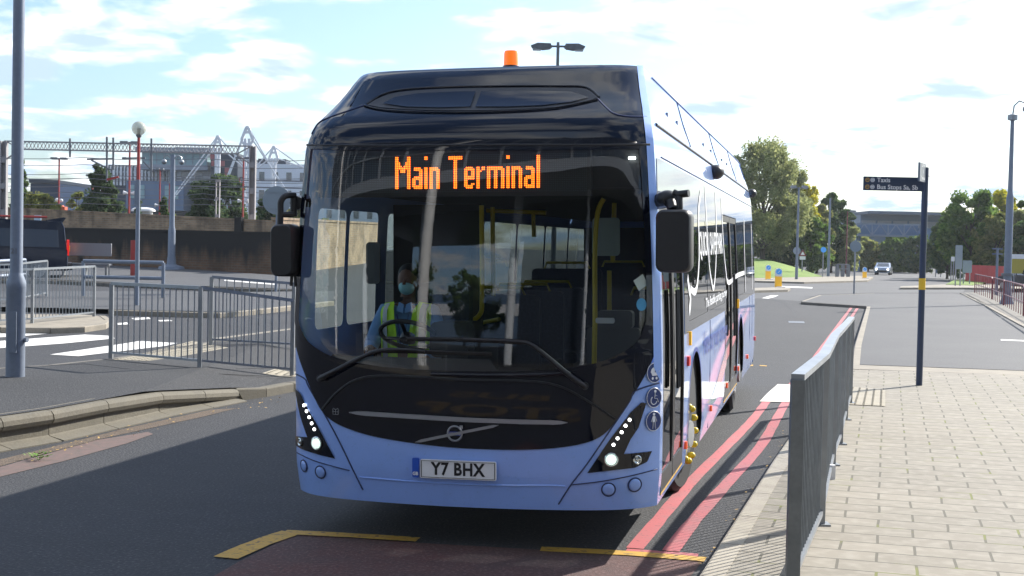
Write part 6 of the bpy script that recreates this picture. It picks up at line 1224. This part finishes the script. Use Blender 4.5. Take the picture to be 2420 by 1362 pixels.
tree('leafy_shrub', 'yellowish shrub between the orange machine and the bushy pine', 182, 458, 492, 34, 92, 'leaf_olive', 25, 'round', .05, 2500, zg=0)
tree('leafy_shrub', 'olive shrub on top of the wall behind the minibus roof', 95, 466, 492, 60, 84, 'leaf_olive', 26, 'round', .05, 3000, zg=0)
tree('leafy_shrub', 'dark scrub behind the buff wall near the bus', 690, 470, 520, 40, 96, 'leaf_olive', 27, 'round', .05, 3500, zg=0)
tree('leafy_shrub', 'small dark shrub below the tall red lamp', 325, 470, 500, 16, 90, 'leaf_dark', 28, 'cone', .05, 2000, zg=0)
tree('broadleaf_tree', 'olive tree filling the gap between the yellow tree and the dark pine', 1930, 486, 650, 44, 142, 'leaf_olive', 41, 'round', .05, 7000)
tree('broadleaf_tree', 'soft green tree right of the dark pine, before the footbridge end', 1998, 505, 650, 30, 156, 'leaf_pine', 42, 'round', .05, 4500)
tree('broadleaf_tree', 'golden tinged tree low at the right of the camera column', 2405, 500, 650, 40, 114, 'leaf_willow', 43, 'round', .05, 6000)
# wooded horizon so that the ground never meets the sky as a bare line
def wood(name, label, x0, x1, yt, D, n, mat, seed, leaf=.55):
    rs = np.random.RandomState(seed); a, b = A(x0, yt, D), A(x1, yt, D); u = rs.rand(n); hgt = (a.z + (b.z - a.z) * u) * (.75 + .25 * np.sin(u * 37 + 2 * np.sin(u * 91))) ; C = np.stack([a.x + (b.x - a.x) * u, D + 8 * rs.rand(n), hgt * rs.rand(n) ** .7], 1)
    v = rs.normal(size=(n, 3)); v /= np.linalg.norm(v, axis=1)[:, None]; w_ = np.cross(v, rs.normal(size=(n, 3))); w_ /= np.linalg.norm(w_, axis=1)[:, None]; q = MB(); V = np.stack([C - v * leaf, C + w_ * leaf * .6, C + v * leaf, C - w_ * leaf * .6], 1).reshape(-1, 3); q.v = [tuple(p) for p in V]; q.f = [(4 * i, 4 * i + 1, 4 * i + 2, 4 * i + 3) for i in range(n)]; return tag(q.build(name, mat, None), label, 'trees', kind='stuff')
wood('distant_wood', 'dark far wood closing the view below the footbridge and the long grey building', 1900, 2500, 585, 235, 9000, 'leaf_dark', 4)
wood('distant_wood', 'low scrub along the railway behind the brick walls', -200, 760, 505, 130, 7000, 'leaf_olive', 5, .4)
# weed in the gutter and fallen leaves
b = G(92, 1088, .0); t = thing('weed', 'small bright green weed growing at the foot of the kerb', 'plant', tuple(b)); me_q = MB(); rnd = random.Random(1)
for i in range(46):
    a_ = rnd.random() * 6.28; r_ = rnd.uniform(.01, .09); p = Vector((r_ * math.cos(a_) * 1.3, r_ * math.sin(a_) * .6, rnd.uniform(.01, .07))); s_ = rnd.uniform(.012, .026); u = Vector((math.cos(a_), math.sin(a_), .5)).normalized(); v_ = u.cross(Vector((0, 0, 1))).normalized(); me_q.add([p, p + u * s_ + v_ * s_ * .6, p + u * s_ * 2, p + u * s_ - v_ * s_ * .6], [(0, 1, 2, 3)])
me_q.build('leaves', 'leaf_weed', t); st_ = MB(); [st_.tube([(0, 0, 0), (.05 * math.cos(a_), .03 * math.sin(a_), .04)], .002, 4) for a_ in np.linspace(0, 6, 9)]; st_.build('stems', 'leaf_weed', t)
q = MB(); rnd = random.Random(9)
for i in range(110):
    if i < 80: x = rnd.uniform(60, 690); y = 1100 - (x / 690) ** .75 * 175 + rnd.gauss(0, 9) + 12
    else: x = rnd.uniform(1640, 1900); y = 1362 - (x - 1650) * 1.5 + rnd.gauss(0, 10) - 20
    p = G(x, y, .008); a_ = rnd.random() * 6.28; s_ = rnd.uniform(.008, .022); u = Vector((math.cos(a_), math.sin(a_), rnd.uniform(-.2, .4))) * s_; v_ = Vector((-math.sin(a_), math.cos(a_), rnd.uniform(-.1, .3))) * s_ * .6; p.z += .012; q.add([p - u, p + v_, p + u, p - v_], [(0, 1, 2, 3)])
tag(q.build('fallen_leaves', 'dead_leaf', None), 'small yellow fallen leaves scattered along both gutters', 'leaves', kind='stuff')

# ------------------------------------------------------------------ behind the camera: what the front of the bus mirrors
t = thing('airport_terminal', 'dark glass terminal on columns behind the viewpoint, seen mirrored in the windscreen', 'building', (-14, -16, 0))
MB().box((6, -8, 20.5), (70, 16, 21)).build('upper_floors', 'glazing_dark', t); q = MB(); [q.box((-29 + i * 2.6, .08, 20.5), (.16, .2, 21)) for i in range(27)]; [q.box((6, .1, z_), (70, .22, .16)) for z_ in np.arange(11, 31, 2.4)]; q.build('mullions', 'clad_grey', t)
MB().box((6, 1.5, 9.7), (72, 6, .7)).build('canopy', 'clad_grey', t); MB().box((-21, -6, 4.7), (18, 10, 9.4)).build('lower_block', 'clad_dark', t); MB().box((22.5, -6, 4.7), (37, 10, 9.4)).build('lower_block', 'clad_dark', t)
for x in (-9, -3, 4, 10): MB().cyl((x, .5, 0), (x, .5, 9.5), .28, n=14).build('column', 'clad_white', t, smooth=.8)
def wmast(x, y, lean, H, r, label):
    t = thing('white_mast', label, 'mast', (x, y, 0)); q = MB(); q.tube([(lean * u ** 1.5, 0, H * u) for u in np.linspace(0, 1, 9)], r, 16, rs=[r * (1 - .35 * u) for u in np.linspace(0, 1, 9)]); q.build('shaft', 'white', t, smooth=1); MB().cyl((0, 0, 0), (0, 0, .25), r * 1.6, r * 1.5).build('base', 'concrete', t)
wmast(-10.6, -6.0, .9, 18, .27, 'curved white mast mirrored through the driver side of the windscreen'); wmast(-18.5, -4.5, -.9, 16, .27, 'white mast mirrored at the edge of the windscreen')
pmat('yellow_faded', (.30, .20, .06), .8, noise=[(9, .8, (.06, .055, .05), .48, .56), (40, .6, (.12, .09, .05))])
for tx, (px_, py_) in (('BUS', (-3.9, -.2)), ('STOP', (-2.9, 2.2))):
    vs, fs = text_geo(tx, 1.8, bold=.04); mb = MB(); mb.add(vs, fs, Matrix.Translation((px_, py_, .009)) @ Matrix.Rotation(math.radians(165), 4, 'Z')); mb.build('road_lettering', 'yellow_faded', kind='structure')
q = [(-13, -7.5), (-11, -4), (-10, -1)]
c = Vector((-15, -5.5, .1)); t = thing('guardrail', 'grey guard rail behind the viewpoint, mirrored low in the windscreen', 'barrier', tuple(c)); d = Vector((7, 1.5, 0))
for i in range(5): MB().bar(d * i / 4, d * i / 4 + Z * 1.08, .055, .055).build('post', 'galvanised', t)
MB().bar(Z * 1.08, d + Z * 1.08, .045, .045).build('top_rail', 'galvanised', t); MB().bar(Z * .1, d + Z * .1, .04, .03).build('bottom_rail', 'galvanised', t); q = MB(); [q.tube([d * k_ / 56 + Z * .1, d * k_ / 56 + Z * 1.06], .010, 5) for k_ in range(1, 56)]; q.build('infill_bars', 'galvanised', t)
sheet('pavement', [(-30, -8, 0), (-8, -5, 0), (-7.4, -3.6, 0), (-30, -2.6, 0)], 'paving', .08, world=True, skirt=.1)

for k_, (x, y, h_, sd_) in enumerate(((-30, -52, 9, 31), (-37, -60, 11, 32), (-22, -58, 8, 33), (-45, -56, 12, 34))):
    t = thing('broadleaf_tree', '%s tree behind the viewpoint, mirrored under the terminal canopy' % ('fairly low,round middling,broad smallest tallest'.replace(',', ', ').split(' ')[0] if 0 else ('low wide', 'middling', 'smallest', 'tallest')[k_]), 'tree', (x, y, 0)); me, q = tree_parts(sd_, h_, 3.4, 1.2, .3, 1500); mkobj('crown', me, 'leaf_green', t); q.build('trunk', 'bark', t, smooth=1)
t = thing('office_building', 'low white banded block far behind the viewpoint, mirrored under the canopy', 'building', (-42, -90, 0)); MB().box((0, 0, 5), (60, 12, 10)).build('wall', 'clad_blue', t); MB().box((0, 6.1, 7), (60, .2, 2.2)).build('band', 'white_steel', t)
# ------------------------------------------------------------------ air
hz = MB(); hz.box((0, 75, 24), (420, 470, 50)); ho = hz.build('haze', 'wire', None); ho['kind'] = 'stuff'; ho['label'] = 'pale autumn haze over the whole junction'
hm = bpy.data.materials.new('haze'); hm.use_nodes = True; hn = hm.node_tree.nodes; hn.clear(); o_ = hn.new('ShaderNodeOutputMaterial'); pv_ = hn.new('ShaderNodeVolumePrincipled'); pv_.inputs['Color'].default_value = (.86, .93, 1, 1); pv_.inputs['Density'].default_value = .00022; pv_.inputs['Anisotropy'].default_value = .3
hm.node_tree.links.new(pv_.outputs[0], o_.inputs['Volume']); ho.data.materials.clear(); ho.data.materials.append(hm)
